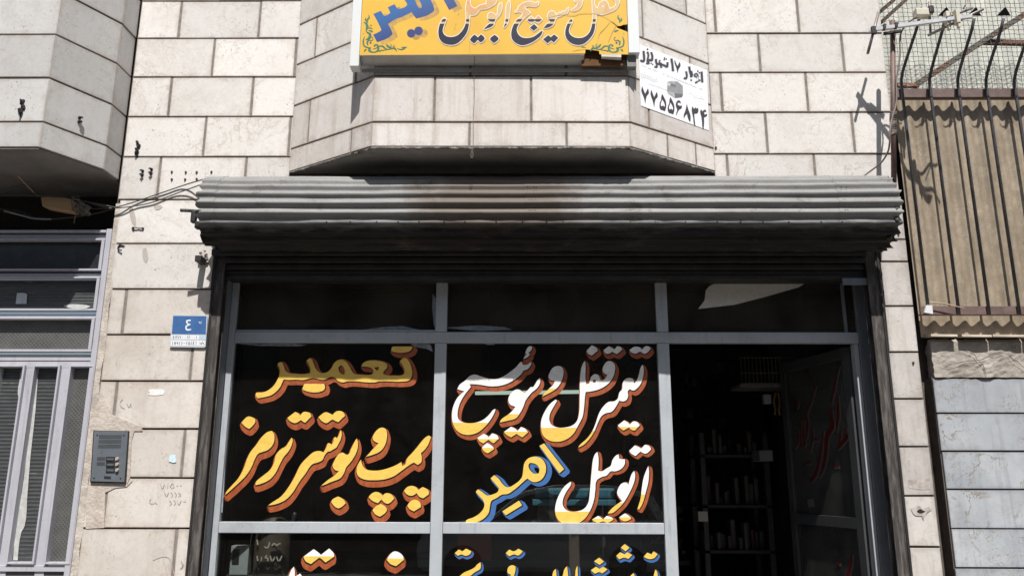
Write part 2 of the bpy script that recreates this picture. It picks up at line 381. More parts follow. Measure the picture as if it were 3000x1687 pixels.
def quad(name, pl, u0, u1, z0, z1, h, mat, parent, kind=None, back=.02):
    bm = bmesh.new()
    c = [pl.P(u0,z0,h-back), pl.P(u1,z0,h-back), pl.P(u1,z0,h), pl.P(u0,z0,h), pl.P(u0,z1,h-back), pl.P(u1,z1,h-back), pl.P(u1,z1,h), pl.P(u0,z1,h)]
    addhex(bm, c); bmesh.ops.recalc_face_normals(bm, faces=bm.faces); return from_bm(name, bm, mat, parent, kind)
def course(parent, pl, z0, z1, edges, mat, mor, gw=.016, ends=(.001,.001), **k):
    """edges: list of joint positions (metres along pl), first and last are the ends of the wall"""
    n = len(edges)-1
    for i in range(n):
        a, b = edges[i], edges[i+1]
        ga = ends[0] if i == 0 else gw/2; gb = ends[1] if i == n-1 else gw/2
        stone(parent, pl, a+ga-.005, b-gb+.005, z0, z1, mat, **k)
        if i:
            c = [pl.P(a-gw/2-.001, z0+.006, -.012), pl.P(a+gw/2+.001, z0+.006, -.012), pl.P(a+gw/2+.001, z0+.006, -.0035), pl.P(a-gw/2-.001, z0+.006, -.0035)]
            c += [v+Vector((0,0,z1-z0-.012)) for v in c]
            addhex(mor, c)

G = front(0.0)
wall = empty('stone_wall', (0,0,0)); tag(wall, 'cream stone facade wall of large veined slabs around the shop and its shutter', 'wall')
mor = bmesh.new()
KZ = .2985
zl = [4.87+KZ*i for i in (2,1,0)] + [4.574,4.276,3.978,3.683,3.378,3.072,2.763,2.463,2.165,1.866,1.568,1.270,.972,.67,.37,.05]
XL = -1.552                                       # where the central bay meets the wall
def X(px, py): return at(px, py, 0).x
rowsL = {  # index into zl of the top : joint pixels
 3:  [(527,60),(761,55)], 4: [(625,170),(866,165)], 5: [(498,285),(739,280)], 6: [(600,400),(848,398)],
 2:  [(650,-50)], 1: [(560,-160),(780,-160)], 7: [(466,520),(718,520)], }
for i in range(1, 7+1):
    z1, z0 = zl[i-1], zl[i]
    key = i+1 if False else i
for idx in range(len(zl)-1):
    z1, z0 = zl[idx], zl[idx+1]
    if idx <= 2: js = {0:[(560,-160)],1:[(650,-60),(820,-60)],2:[(527,60),(761,55)]}[idx]
    elif idx == 3: js = [(625,170),(866,165)]
    elif idx == 4: js = [(498,285),(739,280)]
    elif idx == 5: js = [(600,400),(848,398)]
    elif idx == 6: js = [(466,520),(718,520)]
    else: js = None
    if js is not None:
        e = [-2.69] + [X(*p) for p in js] + [XL]
        course(wall, G, z0, z1, e, M['stone'], mor)
    else:
        # left pier between the entrance and the shop
        rt = -2.005 - .010*(idx-7)*.9
        jj = {7: [], 8: [], 9: [(364.5,912)], 10: [(562,1047)], 11: [(337,1185)], 12: [(536,1328)], 13: [(309,1470)], 14: [(512,1618)], 15:[(470,1760)], 16:[(380,1890)], 17:[(500,2000)]}.get(idx, [])
        e = [-2.675 if idx < 9 else -2.66] + [X(*p) for p in jj] + [-2.002 if idx > 8 else -2.012]
        course(wall, G, z0, z1, e, M['stone'] if idx < 9 else M['stone_low'], mor)
# wall above the shutter between pier and the bay, and right of the bay
zr = [5.20,4.90,4.601,4.301,4.003,3.699,3.40]
jr = [[(2200,-20),(2450,-20)], [(2094,40),(2337,40)], [(2224,150),(2469,150)], [(2113,264),(2363,264)], [(2245,385),(2499,385)], [(2131,482),(2386,482)]]
for k in range(6):
    e = [1.306] + [X(*p) for p in jr[k]] + [2.535-.003*k]
    course(wall, G, zr[k+1], zr[k], e, M['stone'], mor)
course(wall, G, 3.10, 3.40, [2.18, 2.30, 2.528], M['stone_pier'], mor)
zp = [3.10,2.950,2.653,2.356,2.061,1.768,1.474,1.178,.88,.58,.28,.03]
for k in range(len(zp)-1):
    course(wall, G, zp[k+1], zp[k], [2.352-.004*k if k<3 else 2.338, 2.528-.001*k], M['stone_pier'], mor)
from_bm('mortar', mor, M['mortar'], wall, 'stuff')
# dark masonry behind the slabs: left block, right block, above the shop
box('backing', (-2.70,.013,0), (-2.03,.30,3.1), M['joint'], wall, 0)
box('backing', (2.345,.013,0), (2.52,.30,3.1), M['joint'], wall, 0)
box('backing', (-2.70,.013,3.10), (2.525,.30,7.5), M['joint'], wall, 0)
# crumbling mortar patch beside the entrance and round the intercom
bm = bmesh.new()
def blob(bm, pl, pts, h, n=2, edge=.004):
    pts2 = [pl.uz(*p) for p in pts]; vs = []
    tri = tessellate_polygon([[Vector((u, z, 0)) for u, z in pts2]])
    f_ = [bm.verts.new(pl.P(u, z, h)) for u, z in pts2]; b_ = [bm.verts.new(pl.P(u, z, -.01)) for u, z in pts2]
    for t3 in tri:
        try: bm.faces.new([f_[i] for i in t3])
        except ValueError: pass
    for i in range(len(pts2)):
        k = (i+1) % len(pts2); bm.faces.new((f_[i], f_[k], b_[k], b_[i]))
blob(bm, G, [(262,1235),(300,1150),(330,1215),(372,1232),(415,1250),(418,1262),(395,1262),(386,1290),(381,1400),(372,1420),(388,1408),(372,1425),(340,1428),(309,1442),(306,1545),(252,1548),(254,1480),(262,1420),(268,1300)], .0042)
bmesh.ops.recalc_face_normals(bm, faces=bm.faces)
from_bm('mortar_patch', bm, pm('patch_mortar', (.52,.465,.41), (.38,.325,.28), sc=9, rough=.95, bs=1, bd=.006, fine=50), wall)
bm = bmesh.new()   # rough edge of cement down the entrance side
pts = [(-2.66+random.uniform(-.006,.006), z) for z in [3.35-.1*i for i in range(34)]]
for i in range(len(pts)-1):
    (a, za), (b, zb) = pts[i], pts[i+1]
    addhex(bm, [(-2.70,-.001,zb),(b,-.001,zb),(b,.05,zb),(-2.70,.05,zb),(-2.70,-.001,za),(a,-.001,za),(a,.05,za),(-2.70,.05,za)])
from_bm('cement_edge', bm, pm('pale_cement', (.55,.50,.44), (.34,.30,.26), sc=14, rough=.95, bs=1, bd=.005), wall)

# ------------------------------------------------------------------ central projecting bay
bay = empty('projecting_bay', (0,0,0)); tag(bay, 'stone clad bay with angled sides projecting over the shutter and carrying the yellow sign', 'bay')
BY = -.425
FL, FR = (-.925, BY), (.688, -.415)
BL, BR = (-1.556, 0), (1.308, 0)
bf = Plane(FL, FR); bl = Plane(BL, FL); br = Plane(FR, BR)
mor = bmesh.new()
zb = [3.572, 3.738, 4.056, 4.366, 4.676, 4.985, 5.295, 5.6]
def U(pl, px, py): return pl.uz(px, py)[0]
fj = [[(1375,395),(1660,395)], [(1273,290),(1556,290)], [(1378,200),(1658,200)], [(1300,60),(1560,60)], [(1400,0)], [(1300,0)], [(1400,0)]]
lj = [[(1028,420)], [(905,360)], [(1042,230)], [(925,110)], [], [], []]
rj = [[(2039,450),(1956,420)], [(1901,330)], [(2022,190)], [(1883,60)], [(2010.6,20)], [], []]
for k in range(7):
    for pl, jj in ((bf, fj[k]), (bl, lj[k]), (br, rj[k])):
        us = sorted(U(pl, *p) for p in jj)
        course(bay, pl, zb[k], zb[k+1], [0]+us+[pl.len], M['stone_bay'] if k < 2 else M['stone'], mor, gw=.013)
from_bm('mortar', mor, M['mortar'], bay, 'stuff')
bm = bmesh.new()
q = [BL, FL, FR, BR]
def inset(p, pl, d): return p
def prism(bm, plan, z0, z1, mi=0):
    a = [bm.verts.new((x, y, z0)) for x, y in plan]; b = [bm.verts.new((x, y, z1)) for x, y in plan]
    bm.faces.new(a); bm.faces.new(b[::-1])
    for i in range(len(plan)):
        k = (i+1) % len(plan); bm.faces.new((a[i], a[k], b[k], b[i]))
    bmesh.ops.recalc_face_normals(bm, faces=bm.faces)
prism(bm, [(-1.545,.02),(-.921,-.402),(.684,-.392),(1.297,.02)], 3.60, 5.6)
from_bm('core', bm, M['joint'], bay)
bm = bmesh.new(); prism(bm, [(-1.53,.01),(-.915,-.405),(.678,-.395),(1.285,.01)], 3.566, 3.606)
from_bm('soffit', bm, M['plaster'], bay)
# ragged cement lip under the lowest slabs
bm = bmesh.new()
for a, b in ((BL, FL), (FL, FR), (FR, BR)):
    pl = Plane(a, b); n = int(pl.len/.03)
    for i in range(n):
        u0, u1 = pl.len*i/n, pl.len*(i+1)/n; w = random.uniform(.022,.05); z = 3.569 - random.random()**3*.008
        addhex(bm, [pl.P(u0,z,-w), pl.P(u1,z,-w), pl.P(u1,z,-.003), pl.P(u0,z,-.003), pl.P(u0,3.576,-w), pl.P(u1,3.576,-w), pl.P(u1,3.576,-.003), pl.P(u0,3.576,-.003)])
from_bm('cement_lip', bm, M['cement'], bay, 'stuff')

# ------------------------------------------------------------------ neighbour's bay on the left
nb = empty('neighbour_bay', (-3,0,0)); tag(nb, 'grey stone faceted bay of the next house over the dark entrance', 'bay')
A0, A1, A2, A3 = (-2.703, 0), (-2.709, -.185), (-2.919, -.552), (-4.6, -.552)
p2 = Plane(A1, A0); p1 = Plane(A2, A1); p0 = Plane(A3, A2)
zn = [3.515,3.684,3.978,4.277,4.574,4.872,5.17,5.47]
mor = bmesh.new()
for k in range(7):
    course(nb, p2, zn[k], zn[k+1], [0, p2.len], M['stone_left'], mor)
    course(nb, p1, zn[k], zn[k+1], [0, p1.len], M['stone_left'], mor)
    e = {0:[-3.9], 1:[-3.62], 2:[-3.29], 3:[-3.7], 4:[-3.4], 5:[-3.8]}.get(k, [-3.5])
    course(nb, p0, zn[k], zn[k+1], [0]+[x+4.6 for x in e]+[p0.len], M['stone_left'], mor)
from_bm('mortar', mor, M['mortar'], nb, 'stuff')
bm = bmesh.new(); prism(bm, [(-2.722,.3),(-2.722,-.18),(-2.93,-.535),(-4.6,-.535),(-4.6,.3)], 3.55, 5.5); from_bm('core', bm, M['joint'], nb)
bm = bmesh.new(); prism(bm, [(-2.714,.3),(-2.718,-.182),(-2.927,-.545),(-4.6,-.545),(-4.6,.3)], 3.508, 3.548); from_bm('soffit', bm, pm('dark_soffit_plaster', (.20,.185,.17), (.12,.11,.10), sc=3, rough=.9, bs=.4), nb)

# ------------------------------------------------------------------ paint and print on surfaces
def smooth_closed(pts, n=4, corner=58):
    P = [Vector((x, y)) for x, y in pts]; N_ = len(P); out = []
    T = []
    for i in range(N_):
        a, b, c = P[i-1], P[i], P[(i+1)%N_]
        d1, d2 = b-a, c-b
        if d1.length < 1e-6 or d2.length < 1e-6: T.append(Vector((0,0))); continue
        ang = math.degrees(d1.angle(d2))
        T.append(Vector((0,0)) if ang > corner else ((d1.normalized()+d2.normalized())/2).normalized())
    for i in range(N_):
        p, q = P[i], P[(i+1)%N_]; L_ = (q-p).length; a, b = T[i]*L_, T[(i+1)%N_]*L_
        for k in range(n):
            t = k/n; h = (2*t**3-3*t*t+1, t**3-2*t*t+t, -2*t**3+3*t*t, t**3-t*t)
            out.append((h[0]*p.x+h[1]*a.x+h[2]*q.x+h[3]*b.x, h[0]*p.y+h[1]*a.y+h[2]*q.y+h[3]*b.y))
    return out
def stroke(pts, w, n=4):
    """open brush stroke -> closed polygon; w number or list"""
    pts = spline([(x, y, 0) for x, y in pts], n)
    ww = w if isinstance(w, (list, tuple)) else [w, w]
    L_, R_ = [], []
    for i, p in enumerate(pts):
        t = (pts[min(i+1, len(pts)-1)]-pts[max(i-1, 0)]); t.normalize(); nn = Vector((-t.y, t.x, 0))
        s = i/(len(pts)-1)*(len(ww)-1); k = min(int(s), len(ww)-2); a = (ww[k]*(1-(s-k))+ww[k+1]*(s-k))/2
        L_.append((p.x+nn.x*a, p.y+nn.y*a)); R_.append((p.x-nn.x*a, p.y-nn.y*a))
    return L_+R_[::-1]
def circ(x, y, r, n=14): return [(x+r*math.cos(2*math.pi*k/n), y+r*math.sin(2*math.pi*k/n)) for k in range(n)]
def paint(bm, poly, holes, crop, pl, h, bands=((1e9, 0),), shift=(0,0), sm=True):
    """fills poly given in crop pixels (crop = x0, y0, scale); bands = ((y limit, material), ...) from the top down"""
    x0, y0, sc = crop
    rings = [smooth_closed(r) if sm else r for r in [poly]+list(holes)]
    vs = [[Vector((x, y, 0)) for x, y in r] for r in rings]
    flatl = [v for r in vs for v in r]
    tb = bmesh.new(); bv = [tb.verts.new(v) for v in flatl]
    for t3 in tessellate_polygon(vs):
        try: tb.faces.new([bv[i] for i in t3])
        except ValueError: pass
    for lim, _ in bands[:-1]:
        bmesh.ops.bisect_plane(tb, geom=tb.verts[:]+tb.edges[:]+tb.faces[:], plane_co=(0, lim, 0), plane_no=(0, 1, 0))
    mp = {}
    for f in tb.faces:
        cy = f.calc_center_median().y; mi = next(m for l, m in bands if cy <= l)
        nv = []
        for v in f.verts:
            if v not in mp:
                px, py = x0+(v.co.x+shift[0])*sc, y0+(v.co.y+shift[1])*sc
                mp[v] = bm.verts.new(pl.hit(px, py) + pl.n*h)
            nv.append(mp[v])
        try: bm.faces.new(nv).material_index = mi
        except ValueError: pass
    tb.free()
def face_out(bm, n):
    for f in bm.faces:
        f.normal_update()
        if f.normal.dot(n) < 0: f.normal_flip()
def lettering(name, glyphs, crop, pl, mats, parent, h0=.0008, drop=None, dropr=0, black=None, outline=0):
    """one object per painted letter group; glyphs: (poly, holes, bands); drop: shift of the painted shadow; outline: contour radius.
    Paint films lie under 0.1 mm apart."""
    st = .00006; nd = len(mats)-1; hb = h0+.0011; last = None
    for gi, (poly, holes, bd) in enumerate(glyphs):
        bm = bmesh.new()
        if drop:
            kk = 0
            for s in (1.0, .55):
                for a in range(8 if dropr else 1):
                    dx = drop[0]*s + dropr*math.cos(a*math.pi/4); dy = drop[1]*s + dropr*math.sin(a*math.pi/4)
                    paint(bm, poly, holes, crop, pl, h0+kk*st+(gi%5)*.00001, ((1e9, nd),), (dx, dy)); kk += 1
        if black is not None:
            for a in range(6):
                paint(bm, poly, holes, crop, pl, hb+a*st+(gi%5)*.00001, ((1e9, black),), (drop[0]*.2+black_r*math.cos(a*math.pi/3), drop[1]*.2+black_r*math.sin(a*math.pi/3)))
        if outline:
            for a in range(10):
                paint(bm, poly, holes, crop, pl, hb+a*.00004+(gi%4)*.00001, ((1e9, 0),), (outline*math.cos(a*math.pi/5), outline*math.sin(a*math.pi/5)))
        paint(bm, poly, holes, crop, pl, h0+.0017, bd)
        face_out(bm, pl.n)
        me = bpy.data.meshes.new(name); bm.normal_update(); bm.to_mesh(me); bm.free(); last = link(name, me, mats, parent)
    return last
black_r = 4

# ------------------------------------------------------------------ shop front
GY = .25
shop = empty('storefront', (0,GY,0)); tag(shop, 'grey steel shop front with hand lettered glass under the roller shutter', 'shop front')
FY0, FY1 = .222, .272
def fr(name, x0, x1, z0, z1, m=None, y0=FY0, y1=FY1): return box(name, (x0,y0,z0), (x1,y1,z1), m or M['grey_paint'], shop, .004)
fr('frame_post', -1.9525, -1.912, 0, 2.99)
fr('jamb', -2.028, -1.953, 0, 2.99, M['grey_paint_shade'], .083, .30)  # side face in shade, given by the darker grey
fr('frame_post', 2.252, 2.36, 0, 2.99, M['grey_paint_shade'])  # shaded part of the post, coloured darker than its lit strip
fr('frame_post', 2.222, 2.250, 0, 2.452, M['grey_paint'], .235, .30)
fr('mullion', -.566, -.489, .0, 2.449); fr('mullion', -.566, -.489, 2.525, 2.975)
fr('mullion', .915, .992, .0, 2.449); fr('mullion', .915, .992, 2.525, 2.975)
fr('transom_rail', -1.911, 2.251, 2.451, 2.523, None, FY0-.002)
fr('sill_rail', -1.911, -.568, 1.232, 1.300); fr('sill_rail', -.487, .913, 1.232, 1.300)
fr('kick_panel', -1.911, -.568, .0, .55, M['grey_paint_shade'], .24, .26); fr('kick_panel', -.487, .913, .0, .55, M['grey_paint_shade'], .24, .26)
fr('head_rail', -1.911, 2.251, 2.93, 2.99, M['grey_paint_shade'])
for x in (2.172,): fr('inner_bead', x, x+.02, 2.525, 2.93, M['grey_paint_shade'], .236, .262)
fr('inner_bead', -1.911, -.566, 2.524, 2.540, M['grey_paint'], .232, .262)
def pane(x0, x1, z0, z1, m, name='glass_pane'):
    return box(name, (x0,GY+.001,z0), (x1,GY+.005,z1), m, shop, 0)
t1 = pane(-1.912,-.566,2.523,2.931, M['glass_top']); t2 = pane(-.489,.915,2.523,2.931, M['glass_top']); t3 = pane(.992,2.252,2.523,2.931, M['glass_top'])
a1 = pane(-1.912,-.566,1.30,2.451, M['glass']); a2 = pane(-.489,.915,1.30,2.451, M['glass'])
b1 = pane(-1.912,-.566,.55,1.232, M['glass']); b2 = pane(-.489,.915,.55,1.232, M['glass'])
GP = front(GY)
Y_, O_, W_, B_ = pm('yellow_sign_paint', (.80,.54,.11), (.66,.42,.075), sc=26, rough=.45, bs=.3, stretch=(1,1,3.5), fine=90, lo=.38, hi=.72), pm('burnt_orange_paint', (.38,.095,.028), (.25,.05,.015), sc=22, rough=.5, bs=.3, stretch=(2.5,1,1)), flat('white_sign_paint', (.78,.77,.75), .45), flat('black_sign_paint', (.008,.007,.007), .4)
N_ = flat('blue_sign_paint', (.045,.13,.34), .5)
def inf(m=0): return ((1e9, m),)
CA = (600, 950, .41420)
g1 = [([(1380,262),(1405,238),(1425,240),(1445,262),(1460,300),(1468,340),(1462,375),(1445,395),(1410,403),(1230,403),(1200,410),(1060,402),(1010,402),(975,410),(945,400),(915,375),(890,372),(850,390),(810,388),(770,378),(700,392),(640,390),(590,392),(560,388),(553,400),(535,440),(505,475),(470,500),(430,512),(375,522),(360,500),(365,482),(410,480),(450,465),(490,430),(515,390),(530,350),(530,310),(515,280),(530,268),(548,270),(560,295),(570,325),(590,342),(640,350),(700,352),(745,345),(748,320),(735,280),(720,255),(745,238),(760,250),(775,290),(795,325),(830,345),(870,335),(895,310),(915,275),(945,252),(975,250),(1000,265),(1025,300),(1045,335),(1060,350),(1100,355),(1160,358),(1185,350),(1195,330),(1180,310),(1150,300),(1110,298),(1112,285),(1140,262),(1180,255),(1225,258),(1270,270),(1290,285),(1290,305),(1265,335),(1262,350),(1290,360),(1340,362),(1390,360),(1412,345),(1412,320),(1400,290)],
        [[(945,305),(962,288),(980,300),(990,330),(988,355),(970,352),(952,335)], [(1200,305),(1232,300),(1230,316),(1220,328),(1208,318)]], inf()),
      ([(1325,158),(1470,157),(1460,180),(1445,192),(1335,195),(1318,185)], [], inf()),
      ([(705,420),(845,420),(850,450),(838,468),(700,465),(690,455)], [], inf())]
lettering('lettering', g1, CA, GP, [Y_, B_, O_], a1, drop=(20,22), dropr=16, black=1)
g2 = [([(310,650),(355,665),(358,690),(315,738),(290,725),(260,695),(285,665)], [], inf()),
 ([(445,760),(475,752),(490,775),(492,820),(475,860),(440,890),(410,900),(380,912),(355,950),(330,1010),(290,1070),(240,1120),(185,1170),(148,1202),(150,1190),(190,1140),(240,1085),(275,1020),(300,950),(325,900),(365,850),(400,800)], [], inf()),
 ([(615,800),(622,815),(612,860),(590,900),(560,935),(530,990),(500,1050),(460,1095),(400,1125),(360,1135),(362,1115),(410,1070),(460,1030),(490,980),(505,920),(540,880),(575,860),(595,830)], [], inf()),
 ([(640,618),(665,630),(675,645),(700,618),(745,625),(755,650),(710,695),(700,690),(680,675),(640,697),(600,680),(585,660)], [], inf()),
 ([(855,620),(890,632),(905,640),(930,615),(975,617),(992,645),(945,690),(920,680),(905,672),(860,697),(825,680),(805,655)], [], inf()),
 ([(960,745),(968,760),(962,810),(945,845),(930,870),(905,885),(890,895),(870,900),(845,930),(835,955),(800,975),(765,985),(740,1010),(715,1050),(670,1110),(620,1190),(570,1240),(500,1270),(450,1278),(470,1262),(540,1215),(600,1140),(640,1070),(680,990),(730,935),(775,900),(820,895),(840,905),(860,870),(870,840),(885,840),(895,850),(910,830),(915,800),(925,795),(935,805),(950,780)], [], inf()),
 ([(1075,805),(1083,830),(1080,880),(1060,930),(1030,975),(1000,1010),(985,1050),(960,1085),(900,1110),(840,1135),(825,1138),(870,1100),(920,1065),(950,1035),(925,1030),(905,1000),(915,970),(950,915),(975,905),(1000,920),(1020,915),(1035,880),(1055,840)], [], inf()),
 ([(945,1215),(985,1240),(997,1262),(950,1298),(925,1290),(895,1255),(905,1235)], [], inf()),
 ([(1245,730),(1275,735),(1288,760),(1285,820),(1265,870),(1235,900),(1190,920),(1140,935),(1160,915),(1190,880),(1215,855),(1230,838),(1200,825),(1188,805),(1195,780),(1220,745)], [], inf()),
 ([(1585,785),(1600,795),(1580,850),(1555,885),(1528,910),(1535,940),(1530,975),(1505,992),(1480,975),(1460,985),(1430,1005),(1390,1035),(1340,1070),(1280,1092),(1200,1100),(1130,1095),(1090,1075),(1075,1045),(1080,1000),(1105,955),(1112,985),(1135,1020),(1180,1032),(1240,1030),(1300,1015),(1350,995),(1390,972),(1397,1000),(1420,985),(1430,950),(1465,910),(1500,870),(1540,820),(1565,795)], [], inf()),
 ([(1215,1182),(1245,1195),(1258,1210),(1280,1192),(1320,1200),(1340,1228),(1300,1265),(1270,1258),(1250,1235),(1225,1262),(1185,1245),(1160,1220),(1180,1195)], [], inf()),
 ([(1245,1267),(1287,1300),(1285,1320),(1240,1357),(1205,1340),(1187,1310),(1210,1285)], [], inf()),
 ([(1465,1140),(1495,1150),(1510,1170),(1540,1148),(1580,1170),(1585,1200),(1545,1228),(1515,1215),(1500,1190),(1465,1210),(1430,1200),(1410,1175),(1430,1150)], [], inf()),
 ([(1490,1237),(1525,1262),(1528,1290),(1480,1320),(1450,1305),(1433,1280),(1455,1250)], [], inf())]
lettering('lettering', g2, CA, GP, [Y_, B_, O_], a1, drop=(8,34), dropr=17, black=1)
CB = (1280, 980, .41413)
def yb(y): return ((y, 0), (1e9, 1))
g3 = [([(1455,212),(1462,235),(1460,290),(1445,340),(1420,375),(1390,395),(1365,385),(1350,400),(1353,430),(1340,462),(1315,472),(1290,465),(1265,510),(1235,545),(1195,555),(1165,575),(1140,620),(1115,680),(1080,735),(1035,780),(1000,797),(1010,780),(1060,735),(1100,680),(1125,620),(1145,560),(1175,510),(1215,475),(1255,470),(1280,450),(1290,410),(1310,385),(1315,340),(1340,310),(1375,308),(1390,320),(1395,345),(1415,320),(1432,270),(1440,235)], [], yb(680)),
 ([(1400,85),(1440,95),(1450,110),(1475,82),(1500,85),(1512,100),(1475,135),(1455,130),(1440,120),(1405,135),(1375,125),(1362,110)], [], inf()),
 ([(1325,605),(1350,620),(1365,635),(1390,612),(1420,620),(1435,640),(1400,678),(1375,672),(1360,655),(1320,677),(1295,660),(1280,640)], [], yb(652)),
 ([(1047,185),(1052,215),(1050,300),(1057,350),(1078,345),(1090,300),(1115,280),(1140,285),(1158,320),(1168,325),(1195,305),(1205,285),(1180,270),(1172,250),(1185,210),(1210,188),(1235,190),(1258,215),(1258,260),(1235,320),(1195,360),(1150,385),(1095,400),(1052,405),(1047,440),(1040,520),(1030,580),(1000,640),(965,700),(915,740),(850,757),(790,745),(750,710),(737,660),(740,600),(765,540),(800,490),(840,458),(850,468),(825,510),(800,560),(795,600),(810,635),(850,655),(910,655),(960,640),(990,610),(1005,560),(1010,460),(1012,330),(1018,260),(1030,210)], [circ(1114,329,11,8)], yb(658)),
 ([(1095,75),(1130,95),(1137,115),(1095,148),(1070,135),(1058,115)], [], inf()),
 ([(1215,82),(1240,95),(1255,105),(1275,82),(1300,88),(1312,105),(1275,137),(1255,130),(1243,120),(1205,137),(1185,125),(1178,110)], [], inf()),
 ([(850,222),(880,228),(895,255),(888,310),(870,350),(840,385),(800,410),(745,437),(755,420),(790,385),(825,350),(835,325),(805,322),(790,300),(800,265),(820,235)], [], yb(382)),
 ([(728,305),(732,330),(715,370),(695,390),(670,410),(645,440),(625,470),(615,500),(590,550),(560,590),(500,608),(445,620),(455,600),(510,560),(545,525),(555,508),(520,495),(505,460),(520,420),(550,392),(580,388),(600,400),(625,410),(650,385),(665,370),(680,372),(695,350),(710,325)], [], yb(562)),
 ([(525,650),(555,665),(570,680),(595,652),(625,665),(645,690),(605,725),(580,712),(565,700),(525,725),(495,710),(473,688)], [], yb(685)),
 ([(668,190),(665,215),(640,245),(612,255),(600,275),(560,310),(500,345),(440,362),(380,365),(310,355),(260,350),(232,350),(240,370),(200,420),(165,480),(148,540),(150,590),(175,615),(220,625),(280,620),(330,600),(370,565),(400,530),(415,525),(410,545),(380,600),(330,660),(280,695),(210,708),(150,685),(118,640),(107,580),(115,510),(150,440),(195,400),(165,392),(145,385),(160,355),(200,325),(230,295),(265,282),(310,295),(370,312),(430,312),(480,290),(530,255),(565,225),(585,200),(600,190),(608,215),(640,210),(655,200)], [], yb(622)),
 ([(675,85),(668,110),(645,130),(660,138),(640,160),(612,172),(620,155),(635,140),(625,130),(640,95),(655,82)], [], inf()),
 ([(330,700),(355,712),(365,725),(390,697),(425,710),(438,735),(400,768),(375,750),(365,742),(330,768),(300,752),(287,728)], [], yb(737)),
 ([(355,765),(395,790),(405,808),(360,838),(335,825),(318,800),(335,780)], [], yb(800))]
lettering('lettering', g3, CB, GP, [W_, Y_, B_, O_], a2, drop=(14,24), dropr=13, black=2)
g4 = [([(1495,928),(1500,960),(1495,1040),(1475,1120),(1455,1190),(1430,1235),(1418,1230),(1440,1160),(1450,1080),(1465,1000)], [], yb(1128)),
 ([(1400,782),(1430,795),(1445,805),(1470,778),(1500,785),(1515,808),(1480,840),(1455,835),(1440,825),(1405,857),(1375,840),(1360,820)], [], inf()),
 ([(1395,962),(1402,985),(1395,1040),(1375,1090),(1355,1130),(1335,1165),(1310,1200),(1280,1230),(1240,1260),(1208,1262),(1230,1235),(1270,1200),(1310,1175),(1290,1150),(1275,1120),(1285,1080),(1310,1050),(1340,1045),(1355,1060),(1365,1020),(1380,980)], [], yb(1188)),
 ([(1330,1262),(1365,1285),(1375,1300),(1330,1318),(1300,1305),(1290,1290),(1310,1275)], [], yb(1290)),
 ([(1135,828),(1143,870),(1140,960),(1165,965),(1200,945),(1230,925),(1240,890),(1265,855),(1285,845),(1290,875),(1310,880),(1330,880),(1328,915),(1300,950),(1260,965),(1230,965),(1200,995),(1165,1005),(1130,1030),(1120,1100),(1110,1170),(1085,1240),(1045,1300),(990,1335),(930,1345),(870,1320),(840,1270),(838,1210),(860,1140),(900,1075),(945,1038),(950,1050),(915,1110),(890,1170),(895,1215),(930,1245),(990,1248),(1040,1230),(1070,1190),(1080,1130),(1088,1040),(1095,960),(1105,880),(1118,845)], [], yb(1250)),
 ([(1140,1280),(1165,1295),(1175,1305),(1200,1280),(1235,1290),(1250,1305),(1205,1328),(1175,1318),(1140,1328),(1110,1318),(1098,1305)], [], yb(1300))]
lettering('lettering', g4, CB, GP, [W_, Y_, B_, O_], a2, drop=(16,14), dropr=11, black=2)
g5 = [([(725,785),(758,768),(900,950),(866,978)], [], inf()),
 ([(690,862),(740,875),(770,925),(765,985),(730,1030),(680,1040),(640,1015),(610,1040),(560,1085),(500,1125),(460,1130),(420,1155),(385,1175),(375,1215),(365,1260),(330,1300),(270,1330),(215,1347),(203,1325),(210,1310),(260,1290),(310,1255),(335,1215),(330,1175),(300,1140),(275,1110),(290,1092),(320,1110),(355,1135),(390,1130),(430,1110),(440,1085),(410,1050),(380,1015),(405,992),(435,1015),(470,1060),(500,1078),(545,1060),(600,1010),(610,960),(620,905),(650,872)], [[(660,905),(695,912),(725,945),(720,980),(690,982),(655,950),(648,920)]], inf()),
 ([(463,1248),(580,1172),(603,1205),(488,1275)], [], inf())]
lettering('lettering', g5, CB, GP, [Y_, B_, N_], a2, drop=(28,18), dropr=14, black=1)
CC = (600, 1500, .52795)
g6 = [([(605,203),(635,225),(645,235),(690,200),(715,225),(718,245),(670,277),(645,255),(635,250),(590,285),(560,270),(548,245)], [], yb(243)),
 ([(1055,215),(1095,235),(1105,262),(1062,297),(1030,285),(1010,262),(1030,230)], [], yb(255)),
 ([(480,320),(495,300),(500,330),(495,400),(440,480),(400,480),(450,400)], [], yb(400)),
 ([(505,354),(530,338),(560,380),(640,420),(760,420),(860,380),(870,400),(760,470),(600,470),(520,420)], [], yb(430)),
 ([(350,370),(370,365),(420,420),(360,480),(330,460)], [], yb(430))]
lettering('lettering', g6, CC, GP, [W_, Y_, B_, O_], b1, drop=(-2,30), dropr=13, black=2)
